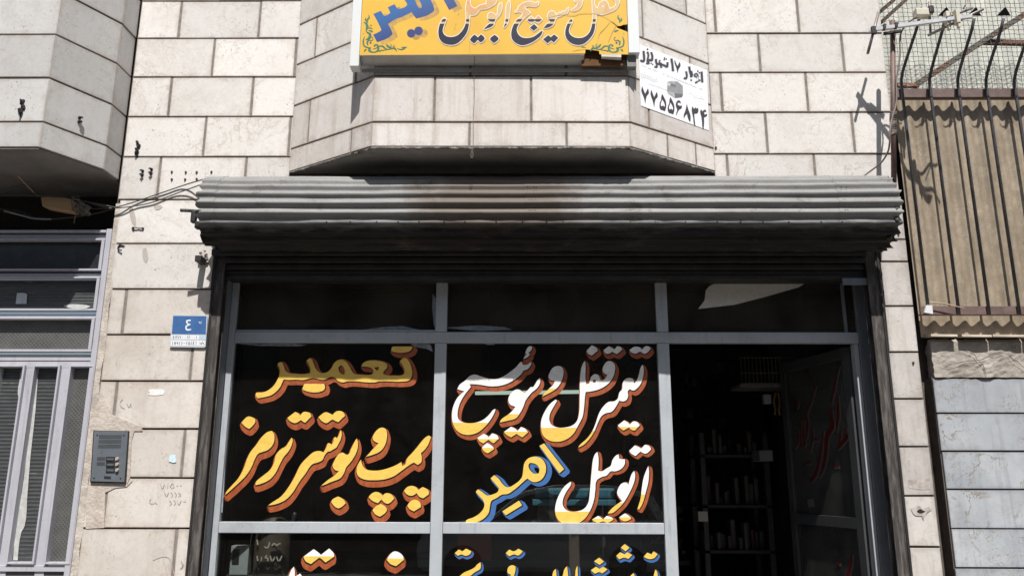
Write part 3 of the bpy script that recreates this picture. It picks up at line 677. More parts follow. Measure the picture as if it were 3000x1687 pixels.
g7 = [([(1410,205),(1430,215),(1450,200),(1480,215),(1470,232),(1445,240),(1425,232),(1405,240),(1387,225)], [], inf()),
 ([(1690,205),(1715,215),(1740,200),(1765,215),(1740,238),(1715,232),(1690,243),(1670,225)], [], inf()),
 ([(2330,175),(2357,195),(2335,215),(2308,195)], [], inf()), ([(2305,220),(2330,232),(2345,220),(2372,235),(2350,257),(2325,250),(2300,260),(2283,240)], [], inf()),
 ([(2455,222),(2478,232),(2490,215),(2512,230),(2495,252),(2465,258),(2435,245)], [], inf()),
 ([(2188,250),(2215,272),(2190,290),(2160,270)], [], inf()), ([(2170,300),(2190,312),(2210,300),(2235,315),(2205,338),(2190,330),(2165,340),(2142,320)], [], inf()),
 ([(1530,275),(1530,310),(1500,330),(1470,354),(1400,400),(1340,440),(1360,400),(1415,352),(1440,332),(1480,315),(1500,302),(1510,290)], [], inf()),
 ([(1710,292),(1725,300),(1722,330),(1705,370),(1650,410),(1620,420),(1680,370),(1700,345),(1682,335),(1680,315),(1690,298)], [], inf()),
 ([(1948,312),(1950,380),(1920,430),(1900,430),(1925,380),(1935,325)], [], inf()), ([(2010,298),(2014,380),(1985,430),(1960,420),(1985,354),(1998,310)], [], inf()),
 ([(2068,295),(2072,420),(2050,430),(2055,354),(2060,310)], [], inf()), ([(2380,335),(2388,380),(2360,430),(2340,430),(2360,354)], [], inf()),
 ([(2500,315),(2510,330),(2512,420),(2480,430),(2490,354)], [], inf()), ([(2200,360),(2290,380),(2330,420),(2100,440),(2120,400)], [], inf())]
lettering('lettering', g7, CC, GP, [Y_, B_, N_], b2, drop=(8,13), dropr=7, black=1)
# paint smears scraped along the pane edges
SM = pm('smeared_paint', (.30,.33,.37), (.16,.18,.20), sc=30, rough=.8)
bm = bmesh.new()
for pts in ([(830,974),(850,968),(870,971),(900,976),(890,980),(850,978)], [(985,978),(1060,966),(1120,958),(1180,955),(1230,966),(1275,972),(1275,980),(1150,975),(1050,982)], [(715,1003),(760,1008),(830,1004),(900,1010),(880,1014),(760,1013),(700,1008)],
            [(655,1120),(664,1170),(660,1250),(662,1300),(657,1420),(652,1500),(648,1500)], [(1200,1005),(1240,1002),(1262,1010),(1268,1030),(1250,1022),(1215,1015)], [(1268,860),(1280,880),(1276,970),(1270,945),(1266,900)],
            [(1300,960),(1400,953),(1480,958),(1500,966),(1400,970)], [(1420,1004),(1450,1002),(1448,1010),(1425,1010)]):
    paint(bm, pts, [], (0,0,1), GP, .0006, sm=False)
face_out(bm, GP.n); from_bm('paint_smear', bm, SM, a1)
# patch of light on the right transom pane, made as a pale sheet
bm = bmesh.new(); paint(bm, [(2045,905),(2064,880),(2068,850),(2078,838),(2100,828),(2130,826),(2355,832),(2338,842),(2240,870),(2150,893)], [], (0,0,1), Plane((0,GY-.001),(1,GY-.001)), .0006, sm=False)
face_out(bm, GP.n); o = from_bm('light_patch', bm, pm('pale_light_patch', (.62,.59,.54), (.52,.49,.45), sc=40, rough=.8), t3); o['label'] = 'pointed patch of light made as a pale sheet on the right transom pane'

# open door leaf swung inwards
leaf = empty('door_leaf', (2.22,.31,0)); tag(leaf, 'open glazed shop door leaf with red lettering swung into the dark shop', 'door')
lp = Plane((2.22,.315), (2.03,1.16))
def lbar(name, u0, u1, z0, z1, m): 
    bm = bmesh.new(); c = [lp.P(u0,z0,-.02), lp.P(u1,z0,-.02), lp.P(u1,z0,.02), lp.P(u0,z0,.02)]; c += [v+Vector((0,0,z1-z0)) for v in c]
    addhex(bm, c); bmesh.ops.recalc_face_normals(bm, faces=bm.faces); return from_bm(name, bm, m, leaf)
LL = lp.len
lm = pm('door_leaf_paint', (.06,.063,.066), (.045,.047,.05), sc=5, rough=.6)
lbar('stile', 0, .07, .02, 2.44, lm); lbar('stile', LL-.06, LL, .02, 2.44, lm)
lbar('rail', .071, LL-.061, 2.37, 2.44, lm); lbar('rail', .071, LL-.061, 1.26, 1.33, lm); lbar('rail', .071, LL-.061, .02, .5, lm)
def lpane(z0, z1):
    bm = bmesh.new(); c = [lp.P(.07,z0,-.003), lp.P(LL-.06,z0,-.003), lp.P(LL-.06,z0,.001), lp.P(.07,z0,.001)]; c += [v+Vector((0,0,z1-z0)) for v in c]
    addhex(bm, c); bmesh.ops.recalc_face_normals(bm, faces=bm.faces); return from_bm('glass_pane', bm, M['glass_door'], leaf)
lp1 = lpane(1.33, 2.37); lp2 = lpane(.5, 1.26)
CD = (2200, 980, .28986)
RD = M['red_paint']
WD = flat('faded_white_paint', (.12,.118,.115), .6)
ds = [stroke([(900,310),(850,520),(815,700)], [4,22,14]), stroke([(815,750),(825,860),(820,940),(770,1040),(765,1200),(740,1340),(690,1449)], [20,34,50,40,26,20,10]),
      stroke([(882,600),(885,800),(870,980)], [8,30,10]), stroke([(665,510),(610,680),(570,800),(575,930),(560,1040)], [4,20,12,26,18]),
      stroke([(990,870),(1015,960),(980,1030),(920,1100),(880,1160)], [14,30,34,36,16]), stroke([(1000,890),(960,960),(965,1010)], [10,14,10]), stroke([(910,970),(905,1050),(885,1160)], [10,20,12]),
      stroke([(738,960),(715,1150),(690,1300),(650,1420),(600,1480)], [8,20,26,34,40]), stroke([(630,940),(625,1060),(595,1190)], [8,20,10]), stroke([(540,860),(535,1000),(545,1110),(510,1100),(512,860)], [10,22,24,20,8]),
      stroke([(485,950),(475,1080),(445,1150)], [8,18,16]), stroke([(640,1060),(680,1060)], 26), circ(850,1330,16), circ(880,1328,16), circ(565,1300,14), circ(592,1295,14), stroke([(460,640),(475,700),(465,745)], [10,22,8])]
CD2 = (1900, 800, .61213)
ds2 = [circ(912,1388,9), stroke([(975,1340),(970,1390),(955,1449),(940,1490)], [6,14,18,10])]
lettering('lettering', [(d, [], inf()) for d in ds], CD, lp, [RD, WD], lp1, drop=(12,12), dropr=0, h0=.002)
lettering('lettering', [(d, [], inf()) for d in ds2], CD2, lp, [RD, WD], lp2, drop=(5,5), h0=.002)
bm = bmesh.new(); paint(bm, [(2366,1463),(2384,1460),(2388,1483),(2370,1486)], [], (0,0,1), lp, .003, sm=False); face_out(bm, lp.n); from_bm('sticker', bm, WD, lp1)

# roller shutter guides and header
def guide(xa, xb, label):
    g = empty('shutter_guide', ((xa+xb)/2,.06,0)); tag(g, label, 'shutter guide', 'shutter guides beside the opening')
    s = 1 if xb > xa else -1
    bm = bmesh.new()
    addbox(bm, (xa,.002,0), (xa+s*.012,.08,3.02), 0, .002); addbox(bm, (xa+s*.0121,.002,0), (xb,.014,3.02), 0, .002); addbox(bm, (xa+s*.0121,.066,0), (xb,.08,3.02), 0, .002)
    from_bm('channel', bm, M['rail_steel'], g)
    bm = bmesh.new(); addbox(bm, (xa-s*.008,-.006,0), (xa+s*.006,.0015,3.02), 0, .001); from_bm('angle_edge', bm, M['black_iron'], g)
guide(-1.999,-1.934,'black steel shutter channel left of the lettered windows')
guide(2.330,2.254,'black weathered shutter channel right of the open doorway')
hb = empty('shutter_curtain', (0,.06,2.9)); tag(hb, 'sooty roller shutter curtain rolled up under its corrugated cover', 'shutter')
for i, (z0, z1, y) in enumerate(((2.985,3.03,-.03),(2.945,2.982,.0),(2.905,2.942,.03),(2.872,2.902,.05))):
    box('slat', (-2.02,y,z0), (2.255,y+.03,z1), M['dark_steel'], hb, .008)
box('bottom_bar', (-2.02,.04,2.845), (2.255,.11,2.870), M['dark_steel'], hb, .004)
box('lintel', (-2.02,.121,2.86), (2.255,.30,3.10), M['dark_steel'], hb, .004)
o = box('lock_plate', (2.10,.02,2.80), (2.33,.038,2.845), M['grey_paint_shade'], hb, .003)

# ------------------------------------------------------------------ corrugated shutter cover
cov = empty('shutter_cover', (0,-.12,3.235)); tag(cov, 'long half round corrugated metal cover of the rolled shutter, dented and stained', 'shutter cover')
import mathutils.noise as mn
CYc, CZc, RR = -.118, 3.236, .232
def cov_sheet(x0, x1, off, a0=97, a1=-100, rag=.0, nx=None, rag_l=0, rag_r=0):
    bm = bmesh.new(); nx = nx or int((x1-x0)/.035); na = 118; grid = []
    for j in range(na+1):
        a = a0+(a1-a0)*j/na; row = []
        for i in range(nx+1):
            x = x0+(x1-x0)*i/nx
            if i == 0: x += rag_l*(mn.noise(Vector((a*.11, 3, 1))) + .5*math.sin(a*.38))
            if i == nx: x += rag_r*(mn.noise(Vector((a*.13, 9, 2))) + .6*math.sin(a*.38+1))
            dent = mn.noise(Vector((x*1.3, a*.02, 5)))*.010 + mn.noise(Vector((x*6, a*.05, 9)))*.0022
            low = max(0, min(1, (-a-15)/20.))
            dent += low*mn.noise(Vector((x*9, a*.12, 4)))*.009
            sag = -.010*math.sin((x+2)/4.3*math.pi)
            r = RR + off + .0108*math.cos(math.radians((a+16)/15.6*360)) + dent
            ar = math.radians(a)
            row.append(bm.verts.new((x, CYc-r*math.cos(ar), CZc+r*math.sin(ar)+sag*.3)))
        grid.append(row)
    for j in range(na):
        for i in range(nx):
            bm.faces.new((grid[j][i], grid[j+1][i], grid[j+1][i+1], grid[j][i+1])).smooth = True
    bmesh.ops.recalc_face_normals(bm, faces=bm.faces)
    return from_bm('corrugated_sheet', bm, M['galv'], cov)
cov_sheet(-1.93, .045, .0, rag_l=.012)
cov_sheet(.03, 1.99, .0025)
cov_sheet(1.97, 2.352, .005, rag_r=.016)
cov_sheet(-2.005, -1.90, .004, 92, -75, rag_l=.02, nx=6)     # loose end strip, left
# shaft end and bracket on the left
tube('shaft_end', [(-2.13,-.30,3.20),(-1.99,-.28,3.20)], .011, M['rail_steel'], cov)
bm = bmesh.new(); addbox(bm, (-2.06,-.31,3.12), (-2.03,-.27,3.20), 0, .008); addbox(bm, (-2.035,-.30,3.085), (-2.0,-.25,3.13), 0, .008); from_bm('bracket', bm, M['black_iron'], cov)
bm = bmesh.new()
for (x, z, y) in ((2.33,3.36,-.27),(2.35,3.20,-.33),(2.345,3.13,-.32),(2.33,3.04,-.25),(2.31,2.99,-.16)):
    bmesh.ops.create_icosphere(bm, subdivisions=1, radius=.022, matrix=Matrix.Translation((x-.02,y,z)))
for v in bm.verts: v.co += Vector((random.uniform(-.008,.008),)*3)
from_bm('crumpled_edge', bm, M['rail_steel'], cov, 'stuff')
for s, x in ((1, -1.99), (-1, 2.27)):                         # end plates behind the sheets
    bm = bmesh.new(); pts = [(CYc-(RR-.03)*math.cos(math.radians(a)), CZc+(RR-.03)*math.sin(math.radians(a))) for a in range(90,-91,-15)]+[(.0,CZc-.20),(.0,CZc+.20)]
    vs = [bm.verts.new((x, y, z)) for y, z in pts]; v2 = [bm.verts.new((x+.004*s, y, z)) for y, z in pts]
    bm.faces.new(vs); bm.faces.new(v2[::-1])
    for i in range(len(vs)): bm.faces.new((vs[i], vs[(i+1)%len(vs)], v2[(i+1)%len(vs)], v2[i]))
    bmesh.ops.recalc_face_normals(bm, faces=bm.faces); from_bm('end_plate', bm, M['rail_steel'], cov)
# rivets / punched holes in rows along the low crests
bm = bmesh.new()
for a in (-30, -46):
    x = -1.2 if a == -30 else -.3
    while x < 2.2:
        ar = math.radians(a); r = RR+.0105
        bmesh.ops.create_icosphere(bm, subdivisions=1, radius=.0055, matrix=Matrix.Translation((x, CYc-r*math.cos(ar), CZc+r*math.sin(ar))))
        x += random.uniform(.09,.2)
for a in (24, 8, -8):
    for x in (.055,.085,.10, 2.0,2.02):
        ar = math.radians(a); r = RR+.0085+.004
        bmesh.ops.create_icosphere(bm, subdivisions=1, radius=.005, matrix=Matrix.Translation((x+random.uniform(-.01,.01), CYc-r*math.cos(ar), CZc+r*math.sin(ar))))
from_bm('rivets', bm, M['black_iron'], cov, 'stuff')
# clod of cement at the left end below the cover
bm = bmesh.new()
for i in range(14):
    bmesh.ops.create_icosphere(bm, subdivisions=1, radius=random.uniform(.006,.014), matrix=Matrix.Translation((-2.075+random.uniform(-.03,.03), -.015+random.uniform(-.02,.01), 3.0-.005*i+random.uniform(-.02,.02))))
from_bm('cement_lump', bm, M['mortar'], wall, 'stuff')
bm = bmesh.new()
for (x, z) in ((-2.075, 2.965),): addbox(bm, (x-.02,-.10,z-.04), (x+.02,-.0,z+.0), 0, .004)
from_bm('cover_bracket', bm, M['black_iron'], cov)

# ------------------------------------------------------------------ yellow sign
SY = -.50
sign = empty('sign_board', (-.17,SY,4.4)); tag(sign, 'cracked yellow acrylic light box sign with Persian shop name', 'sign')
SP = Plane((0,SY),(1,SY))
sx0, sx1 = at(1054,161,SY).x, at(1841,161,SY).x; sz = at(1450,161,SY).z
yel = pm('yellow_acrylic', (.73,.455,.06), (.67,.395,.045), sc=1.6, rough=.28, bs=.02)
whp = pm('white_acrylic_return', (.62,.60,.55), (.50,.47,.42), sc=6, rough=.4)
# face with the two broken holes
def face_poly():
    L_ = [(sx0, 5.25), (sx0, sz)]
    c = lambda x, y: (lambda p: (p.x, p.z))(SP.hit(x, y))
    R4 = lambda x, y: c(1350+x*.21351, y*.21351)
    bott = [R4(1705,738), R4(1712,680), R4(1790,688), R4(1895,700), R4(1905,748)]
    side = [(sx1, sz), (sx1, R4(2295,445)[1]), R4(2260,430), R4(2180,400), R4(2145,385), R4(2142,358), R4(2190,362), R4(2225,345), R4(2285,338), (sx1, R4(2295,335)[1]), (sx1, 5.25)]
    return L_+bott+side
def extr(name, poly, y0, y1, m, parent, holes=()):
    bm = bmesh.new(); rings = [poly]+list(holes); fl = [p for r in rings for p in r]
    tri = tessellate_polygon([[Vector((x, z, 0)) for x, z in r] for r in rings])
    a = [bm.verts.new((x, y0, z)) for x, z in fl]; b = [bm.verts.new((x, y1, z)) for x, z in fl]
    for t in tri:
        bm.faces.new([a[i] for i in t]); bm.faces.new([b[i] for i in t][::-1])
    o = 0
    for r in rings:
        for i in range(len(r)):
            k = (i+1) % len(r); bm.faces.new((a[o+i], a[o+k], b[o+k], b[o+i]))
        o += len(r)
    bmesh.ops.recalc_face_normals(bm, faces=bm.faces); return from_bm(name, bm, m, parent)
face = extr('face_panel', face_poly(), SY, SY+.004, yel, sign)
# curled under return below the face (broken away at the right)
bm = bmesh.new(); nx = 60; prof = [(SY+.0005, sz-.0005), (SY+.006, sz-.004), (SY+.022, sz-.016), (SY+.042, sz-.026), (SY+.060, sz-.040)]
xa, xb = sx0, at(1712,170,SY).x
g = [[bm.verts.new((xa+(xb-xa)*i/nx, y, z)) for i in range(nx+1)] for y, z in prof]
for j in range(len(prof)-1):
    for i in range(nx): bm.faces.new((g[j][i], g[j][i+1], g[j+1][i+1], g[j+1][i])).smooth = True
bm.normal_update(); bmesh.ops.solidify(bm, geom=bm.faces[:], thickness=.002); bmesh.ops.recalc_face_normals(bm, faces=bm.faces)
from_bm('curled_return', bm, whp, sign)
pts = [(1712,161),(1730,168),(1738,172),(1734,163)]
x2, x3 = at(1762,161,SY).x, at(1820,161,SY).x
bm = bmesh.new(); addhex(bm, [(x2,SY,sz-.014),(x3,SY,sz-.02),(x3,SY+.02,sz-.03),(x2,SY+.02,sz-.02),(x2,SY,sz),(x3,SY,sz),(x3,SY+.02,sz-.01),(x2,SY+.02,sz-.006)]); from_bm('curled_return', bm, whp, sign)
box('tray', (sx0+.005, SY+.055, sz-.085), (sx1-.01, -.43, sz-.065), pm('grey_tray_metal', (.26,.255,.25), (.15,.13,.115), sc=6, rough=.6), sign, .003)
brn = pm('brown_inside_board', (.15,.065,.020), (.09,.04,.013), sc=5, rough=.9)
box('back_board', (sx0+.01, SY+.035, sz-.012), (sx1-.01, SY+.05, 5.2), brn, sign, .002)
box('inner_board', (at(1705,170,SY).x, SY+.03, sz-.062), (sx1-.03, SY+.047, sz-.0125), brn, sign, .002)
box('side_trim', (at(1030,100,SY).x, SY-.012, at(1045,197,SY).z), (sx0-.001, -.43, 5.25), M['offwhite'], sign, .004)
box('side_trim', (sx1+.001, SY-.012, at(1860,158,SY).z), (at(1872,100,SY).x, -.43, 5.25), M['offwhite'], sign, .004)
box('bracket_plate', (at(1835,200,-.44).x, SY+.02, at(1840,203,-.45).z), (at(1862,200,-.44).x, -.43, at(1840,160,-.45).z), pm('sign_bracket', (.22,.21,.20), (.15,.14,.13)), sign, .002)
# print
C3 = (1000, 0, .15528); C4 = (1350, 0, .21351)
bl_m, t_, b_, N__, L__ = nodes('blue_gradient_print')
v_ = coords(t_); s_ = N__('ShaderNodeSeparateXYZ'); L__(v_, s_.inputs[0])
gz = mathn(t_, 'ADD', s_.outputs[2], mathn(t_, 'MULTIPLY', s_.outputs[0], -.55))
L__(ramp(t_, mathn(t_, 'SUBTRACT', gz, 4.55), [(.16, (.032,.045,.17)), (.36, (.025,.12,.33))]), b_.inputs['Base Color']); b_.inputs['Roughness'].default_value = .3
shd = flat('printed_soft_brown', (.47,.29,.085), .3, .2); navy = flat('navy_print', (.016,.017,.036), .3); orn = pm('orange_print', (.60,.43,.19), (.60,.27,.10), sc=4.5, rough=.3, bs=0, lo=.5, hi=.66)
wht = flat('white_print', (.74,.70,.66), .3); grn = flat('green_print', (.055,.17,.12), .3)
amir = [([(605,270),(745,212),(775,260),(800,298),(825,305),(925,250),(900,190),(878,145),(1005,85),(1045,150),(1080,175),(1120,170),(1235,110),(1240,85),(1190,0),(1150,-90),(1230,-190),(1480,-240),(1610,-110),(1750,160),(1752,195),(1735,225),(1440,350),(1410,350),(1390,325),(1325,235),(1090,345),(1060,350),(880,460),(965,640),(962,660),(675,800),(600,660),(735,595),(755,575),(745,540)], [[(1390,5),(1420,-30),(1465,10),(1515,120),(1512,155),(1480,163),(1450,140)]], inf()),
        ([(1750,-330),(1900,-400),(2190,120),(2035,195)], [], inf()),
        (circ(1318,636,80), [], inf()), (circ(1458,588,81), [], inf())]
bm = bmesh.new()
for p, h, b in amir[:3]+amir[3:]:
    paint(bm, p, [], C3, SP, .0003, inf(0), (95,45), sm=len(p) != 14)
face_out(bm, SP.n); from_bm('printed_shadow', bm, shd, face)
bm = bmesh.new()
for i, (p, h, b) in enumerate(amir): paint(bm, p, h, C3, SP, .0006+i*.0001, inf(0), sm=len(p) != 14)
face_out(bm, SP.n); from_bm('lettering', bm, bl_m, face)
bd = ((270, 1), (305, 2), (333, 1), (1e9, 2))
nav = ((1e9, 2),)
sg = [([(90,0),(70,100),(75,250),(60,350),(10,440),(-54,495),(-119,513),(-177,509),(-221,487),(-247,436),(-239,378),(-214,313),(-200,268),(-228,247),(-270,300),(-300,380),(-308,460),(-290,540),(-240,596),(-160,620),(-100,620),(-30,590),(40,520),(90,440),(112,340),(122,215),(200,205),(265,135),(350,122),(430,85),(480,40),(490,-60),(355,-60),(350,62),(262,82),(200,122),(150,105),(128,50),(130,-60),(95,-60)], [], bd),
 ([(190,480),(225,510),(235,520),(275,478),(325,522),(325,545),(275,590),(245,568),(235,553),(185,604),(130,558),(130,540)], [], nav),
 ([(465,485),(517,530),(517,545),(455,597),(402,548),(402,535)], [], nav),
 ([(560,45),(565,70),(548,175),(515,230),(485,258),(458,318),(443,358),(322,408),(320,400),(385,338),(428,312),(380,285),(372,240),(382,195),(412,180),(448,192),(480,218),(505,205),(508,130),(533,60)], [], bd),
 ([(665,15),(675,35),(668,200),(634,338),(598,382),(592,378),(612,290),(618,180),(632,65)], [], bd),
 ([(795,100),(850,52),(960,26),(1030,46),(1060,26),(1068,34),(1055,76),(1010,95),(950,85),(872,100),(898,138),(945,165),(947,188),(895,225),(835,285),(785,360),(768,420),(795,485),(848,522),(930,527),(1003,507),(1072,458),(1112,432),(1124,434),(1105,486),(1016,564),(918,613),(840,627),(764,603),(706,546),(692,460),(717,362),(766,284),(836,225),(856,188),(805,164),(742,176),(742,170),(773,143)], [], bd),
 ([(963,230),(1012,276),(1062,220),(1115,272),(1063,322),(1015,292),(966,326),(913,283)], [], bd),
 ([(1005,335),(1057,386),(1000,431),(948,386)], [], nav),
 ([(1480,108),(1480,130),(1460,185),(1418,190),(1388,215),(1326,236),(1295,270),(1275,330),(1237,368),(1147,392),(1138,388),(1185,335),(1230,305),(1198,268),(1193,212),(1220,166),(1258,157),(1294,184),(1308,220),(1350,178),(1365,187),(1400,157),(1415,172),(1456,137)], [], bd),
 ([(1200,488),(1235,518),(1280,478),(1337,525),(1278,592),(1240,562),(1190,602),(1128,548)], [], nav),
 ([(1570,-40),(1562,28),(1608,55),(1576,104),(1514,145),(1522,152),(1615,128),(1662,58),(1680,-40)], [], bd),
 ([(1512,272),(1532,275),(1528,310),(1492,380),(1487,452),(1535,508),(1620,528),(1705,508),(1768,444),(1798,350),(1813,250),(1808,150),(1798,-40),(1842,-40),(1842,95),(1880,122),(1897,62),(1932,24),(1960,14),(2002,27),(2034,128),(2117,92),(2128,38),(2078,-20),(2172,-20),(2167,58),(2114,134),(2017,178),(1928,203),(1853,198),(1848,330),(1823,457),(1755,554),(1677,612),(1580,622),(1494,584),(1446,527),(1432,450),(1452,362),(1486,296)], [circ(1953,92,15,10)], bd)]
lettering('lettering', sg, C4, SP, [wht, orn, navy, shd], face, h0=.0004, drop=(10,16), dropr=8, outline=10)
# corner scrolls
def fat(p, w): return stroke(p, [x*1.35 for x in w])
def scroll(mir):
    S_ = []
    def f(p): return [((4740-2.0*0-x) if False else x, y) for x, y in p]
    S_.append(fat([(515,285),(525,340),(490,385),(500,440)], [4,22,26,4])); S_.append(fat([(470,340),(455,380),(490,430)], [3,20,4]))
    S_.append(fat([(420,430),(470,450),(490,520),(470,600),(540,650),(530,720),(460,760)], [3,30,40,10,36,40,10]))
    S_.append(fat([(440,690),(415,780),(430,870),(500,905),(560,920)], [4,22,20,18,30])); S_.append(fat([(500,860),(490,800),(530,765),(570,775),(600,740),(570,700)], [16,26,14,12,10,4]))
    S_.append(fat([(500,540),(545,535),(595,555)], [3,18,3])); S_.append(fat([(510,580),(560,590),(590,610)], [3,26,20])); S_.append(fat([(540,480),(560,500),(570,470)], [3,12,6]))
    S_.append(fat([(520,900),(530,960),(590,990),(660,980),(700,920),(680,860),(640,840)], [10,34,16,16,30,24,4])); S_.append(fat([(590,930),(650,920),(700,880),(780,880),(840,930),(900,935),(1000,915),(1050,980)], [4,12,10,24,20,12,30,4]))
    S_.append(fat([(850,840),(880,880),(930,900),(940,860),(920,830)], [14,30,16,12,4])); S_.append(fat([(1050,915),(1110,940),(1170,930),(1240,890)], [4,14,22,4])); S_.append(fat([(1130,905),(1180,895),(1220,895)], [3,14,3]))
    S_.append(fat([(430,985),(450,950),(480,940)], [4,26,4])); S_.append(fat([(720,985),(760,955),(800,965)], [3,14,4])); S_.append(fat([(640,985),(740,960),(850,950)], [10,14,4])); S_.append(fat([(965,870),(1000,880),(1005,855)], [3,10,6]))
    S_ += [circ(552,812,20), circ(630,866,20), circ(580,712,10), circ(415,640,8)]
    if not mir: return S_, C3
    # mirrored about the sign's centre line: left px = 1000+.15528x -> right px = 2892-left
    return [[(2892-(1000+.15528*x)*1.0, (y*.15528)) for x, y in s] for s in S_], (0,0,1)
for mir in (0, 1):
    S_, cr = scroll(mir); bm = bmesh.new()
    for i, s in enumerate(S_):
        if mir:
            cx = sum(p[0] for p in s)/len(s); cy = sum(p[1] for p in s)/len(s)
            if (1806 < cx and 70 < cy < 96): continue
            if 1710 < cx < 1760 and cy > 143: continue
        paint(bm, s, [], cr, SP, .0007+i*.00003, inf(0), sm=False)
    face_out(bm, SP.n); from_bm('scroll_print', bm, grn, face, 'stuff')
# cracks in the acrylic
bm = bmesh.new()
ck = pm('crack', (.33,.20,.06), (.5,.33,.12), sc=30, rough=.4); 
for ln in ([(1190,255),(1300,225),(1400,212),(1500,220),(1575,218),(1620,200),(1760,190),(1880,205),(1950,230),(2060,290)], [(2060,290),(2145,360)], [(2060,290),(1990,380),(1900,480),(1870,620)], [(2140,350),(2080,450),(2020,590)], [(2060,295),(2140,355)], [(1530,710),(1600,690),(1720,675)]):
    paint(bm, stroke(ln, [3,7,3]), [], C4, SP, .003, inf(0), sm=False)
for ln in ([(2220,250),(2200,300)], [(2170,440),(2155,480)], [(2150,500),(2130,570)], [(2420,700),(2425,1030)]):
    paint(bm, stroke(ln, [4,9,4]), [], C3, SP, .003, inf(0), sm=False)
face_out(bm, SP.n); from_bm('crack', bm, ck, face)
# thin wire hanging in front of the bay
wr = bmesh.new(); addtube(wr, spline([(-.285,-.505,4.15),(-.29,-.44,4.05),(-.288,-.432,3.9),(-.292,-.432,3.75),(-.29,-.432,3.60),(-.295,-.43,3.55)], 5), .0022, 5)
addtube(wr, spline([(-.295,-.43,3.55),(-.302,-.43,3.53),(-.303,-.43,3.505),(-.297,-.43,3.495),(-.29,-.43,3.51),(-.293,-.43,3.54)], 4), .0018, 5)
tag(from_bm('hanging_wire', wr, M['coax']), 'thin loose wire hanging from the yellow sign down the bay front', 'wire')

# ------------------------------------------------------------------ removal firm poster on the right side of the bay
poster = empty('poster', (.95,-.25,4.1)); tag(poster, 'white Persian moving company poster with phone number and small grey truck', 'poster')
PP = Plane((FR[0]+br.n.x*.004, FR[1]+br.n.y*.004), (BR[0]+br.n.x*.004, BR[1]+br.n.y*.004))
pw = flat('poster_paper', (.82,.83,.85), .6, .02)
bm = bmesh.new(); paint(bm, [(1869.5,129),(2071,206),(2077,383),(1878,310)], [], (0,0,1), PP, 0, sm=False); face_out(bm, PP.n)
r_ = bmesh.ops.extrude_face_region(bm, geom=bm.faces[:])
for v in [g for g in r_['geom'] if isinstance(g, bmesh.types.BMVert)]: v.co -= PP.n*.0015
bmesh.ops.recalc_face_normals(bm, faces=bm.faces); sheet = from_bm('sheet', bm, pw, poster)
C5 = (1810, 170, .11733)
ink = flat('poster_ink', (.055,.05,.06), .6); halo = flat('poster_grey_ink', (.42,.43,.46), .6); blu = flat('poster_thin_ink', (.50,.53,.60), .6)
digs = [[(605,710),(640,800),(680,900),(750,765),(775,880),(720,960),(685,1160),(650,1000),(585,820)], [(832,795),(870,890),(905,985),(970,850),(995,970),(940,1040),(912,1245),(870,1080),(815,900)]]
five = [(1105,900),(1150,980),(1200,1100),(1205,1230),(1180,1330),(1150,1325),(1120,1310),(1070,1295),(1040,1220),(1045,1130),(1080,1040),(1080,990)]
fh = [(1110,1040),(1150,1110),(1172,1180),(1162,1225),(1125,1190),(1085,1215),(1070,1170),(1090,1090)]
dg = [(d, []) for d in digs] + [(five, [fh]), ([(x+205, y+80) for x, y in five], [[(x+205, y+80) for x, y in fh]]),
  ([(1500,1060),(1550,1075),(1575,1145),(1530,1120),(1490,1130),(1500,1180),(1560,1200),(1600,1190),(1590,1260),(1530,1300),(1490,1370),(1460,1449),(1455,1400),(1480,1290),(1455,1230),(1450,1130)], []),
  ([(1720,1145),(1760,1290),(1815,1450),(1810,1600),(1790,1590),(1725,1400),(1680,1450),(1650,1520),(1643,1440),(1690,1300)], []),
  ([(1870,1210),(1895,1270),(1920,1260),(1945,1230),(1960,1270),(2000,1250),(2010,1310),(1990,1380),(1930,1400),(1905,1400),(1920,1560),(1935,1700),(1915,1690),(1880,1500),(1845,1260)], []),
  ([(2080,1285),(2110,1340),(2150,1300),(2190,1295),(2215,1370),(2190,1350),(2150,1360),(2170,1420),(2225,1400),(2225,1450),(2180,1480),(2150,1490),(2155,1600),(2140,1780),(2120,1760),(2100,1600),(2085,1480),(2055,1330)], [])]
bm = bmesh.new()
for i, (p, h) in enumerate(dg): paint(bm, p, h, C5, PP, .0008+i*.00002)
tl = [([(2090,345),(2108,620)], 48), ([(2045,470),(2060,545),(2000,575),(1985,480),(1930,470),(1915,430),(1955,400),(1990,430),(2000,520),(1980,600),(1925,630)], 34), ([(1780,220),(1800,340),(1832,455)], 48), ([(1830,330),(1855,440),(1805,485)], 40),
      ([(1700,340),(1722,440),(1700,520),(1645,505)], 42), ([(1335,20),(1360,170),(1378,340)], 48),
      ([(1240,110),(1228,225),(1150,190),(1060,165),(965,140),(950,30)], 46), ([(1060,60),(1030,110),(1095,150)], 26), ([(1070,180),(1085,255)], 40), ([(965,170),(975,235),(910,225)], 34),
      ([(860,-60),(850,60),(790,60),(740,70),(770,140),(705,130)], 48), ([(735,-150),(760,-60),(740,60)], 40), ([(640,-170),(655,60),(610,90),(560,60)], 46), ([(830,-140),(860,-40)], 44)]
for k, (p, w) in enumerate(tl): paint(bm, stroke(p, w), [], C5, PP, .0008+k*.00002, sm=False)
paint(bm, [(1420,50),(1450,130),(1490,210),(1540,100),(1565,200),(1515,290),(1495,400),(1460,260),(1410,100)], [], C5, PP, .0008)
for k, (x, y, r) in enumerate(((1995,335,22),(2035,375,22),(1830,560,24),(1165,10,20),(1205,35,20),(1155,50,20),(830,140,18),(870,165,18),(740,-210,22),(640,1300-1449,16))): paint(bm, circ(x, y, r, 8), [], C5, PP, .0011+k*.00001, sm=False)
face_out(bm, PP.n); from_bm('lettering', bm, ink, sheet)
bm = bmesh.new()
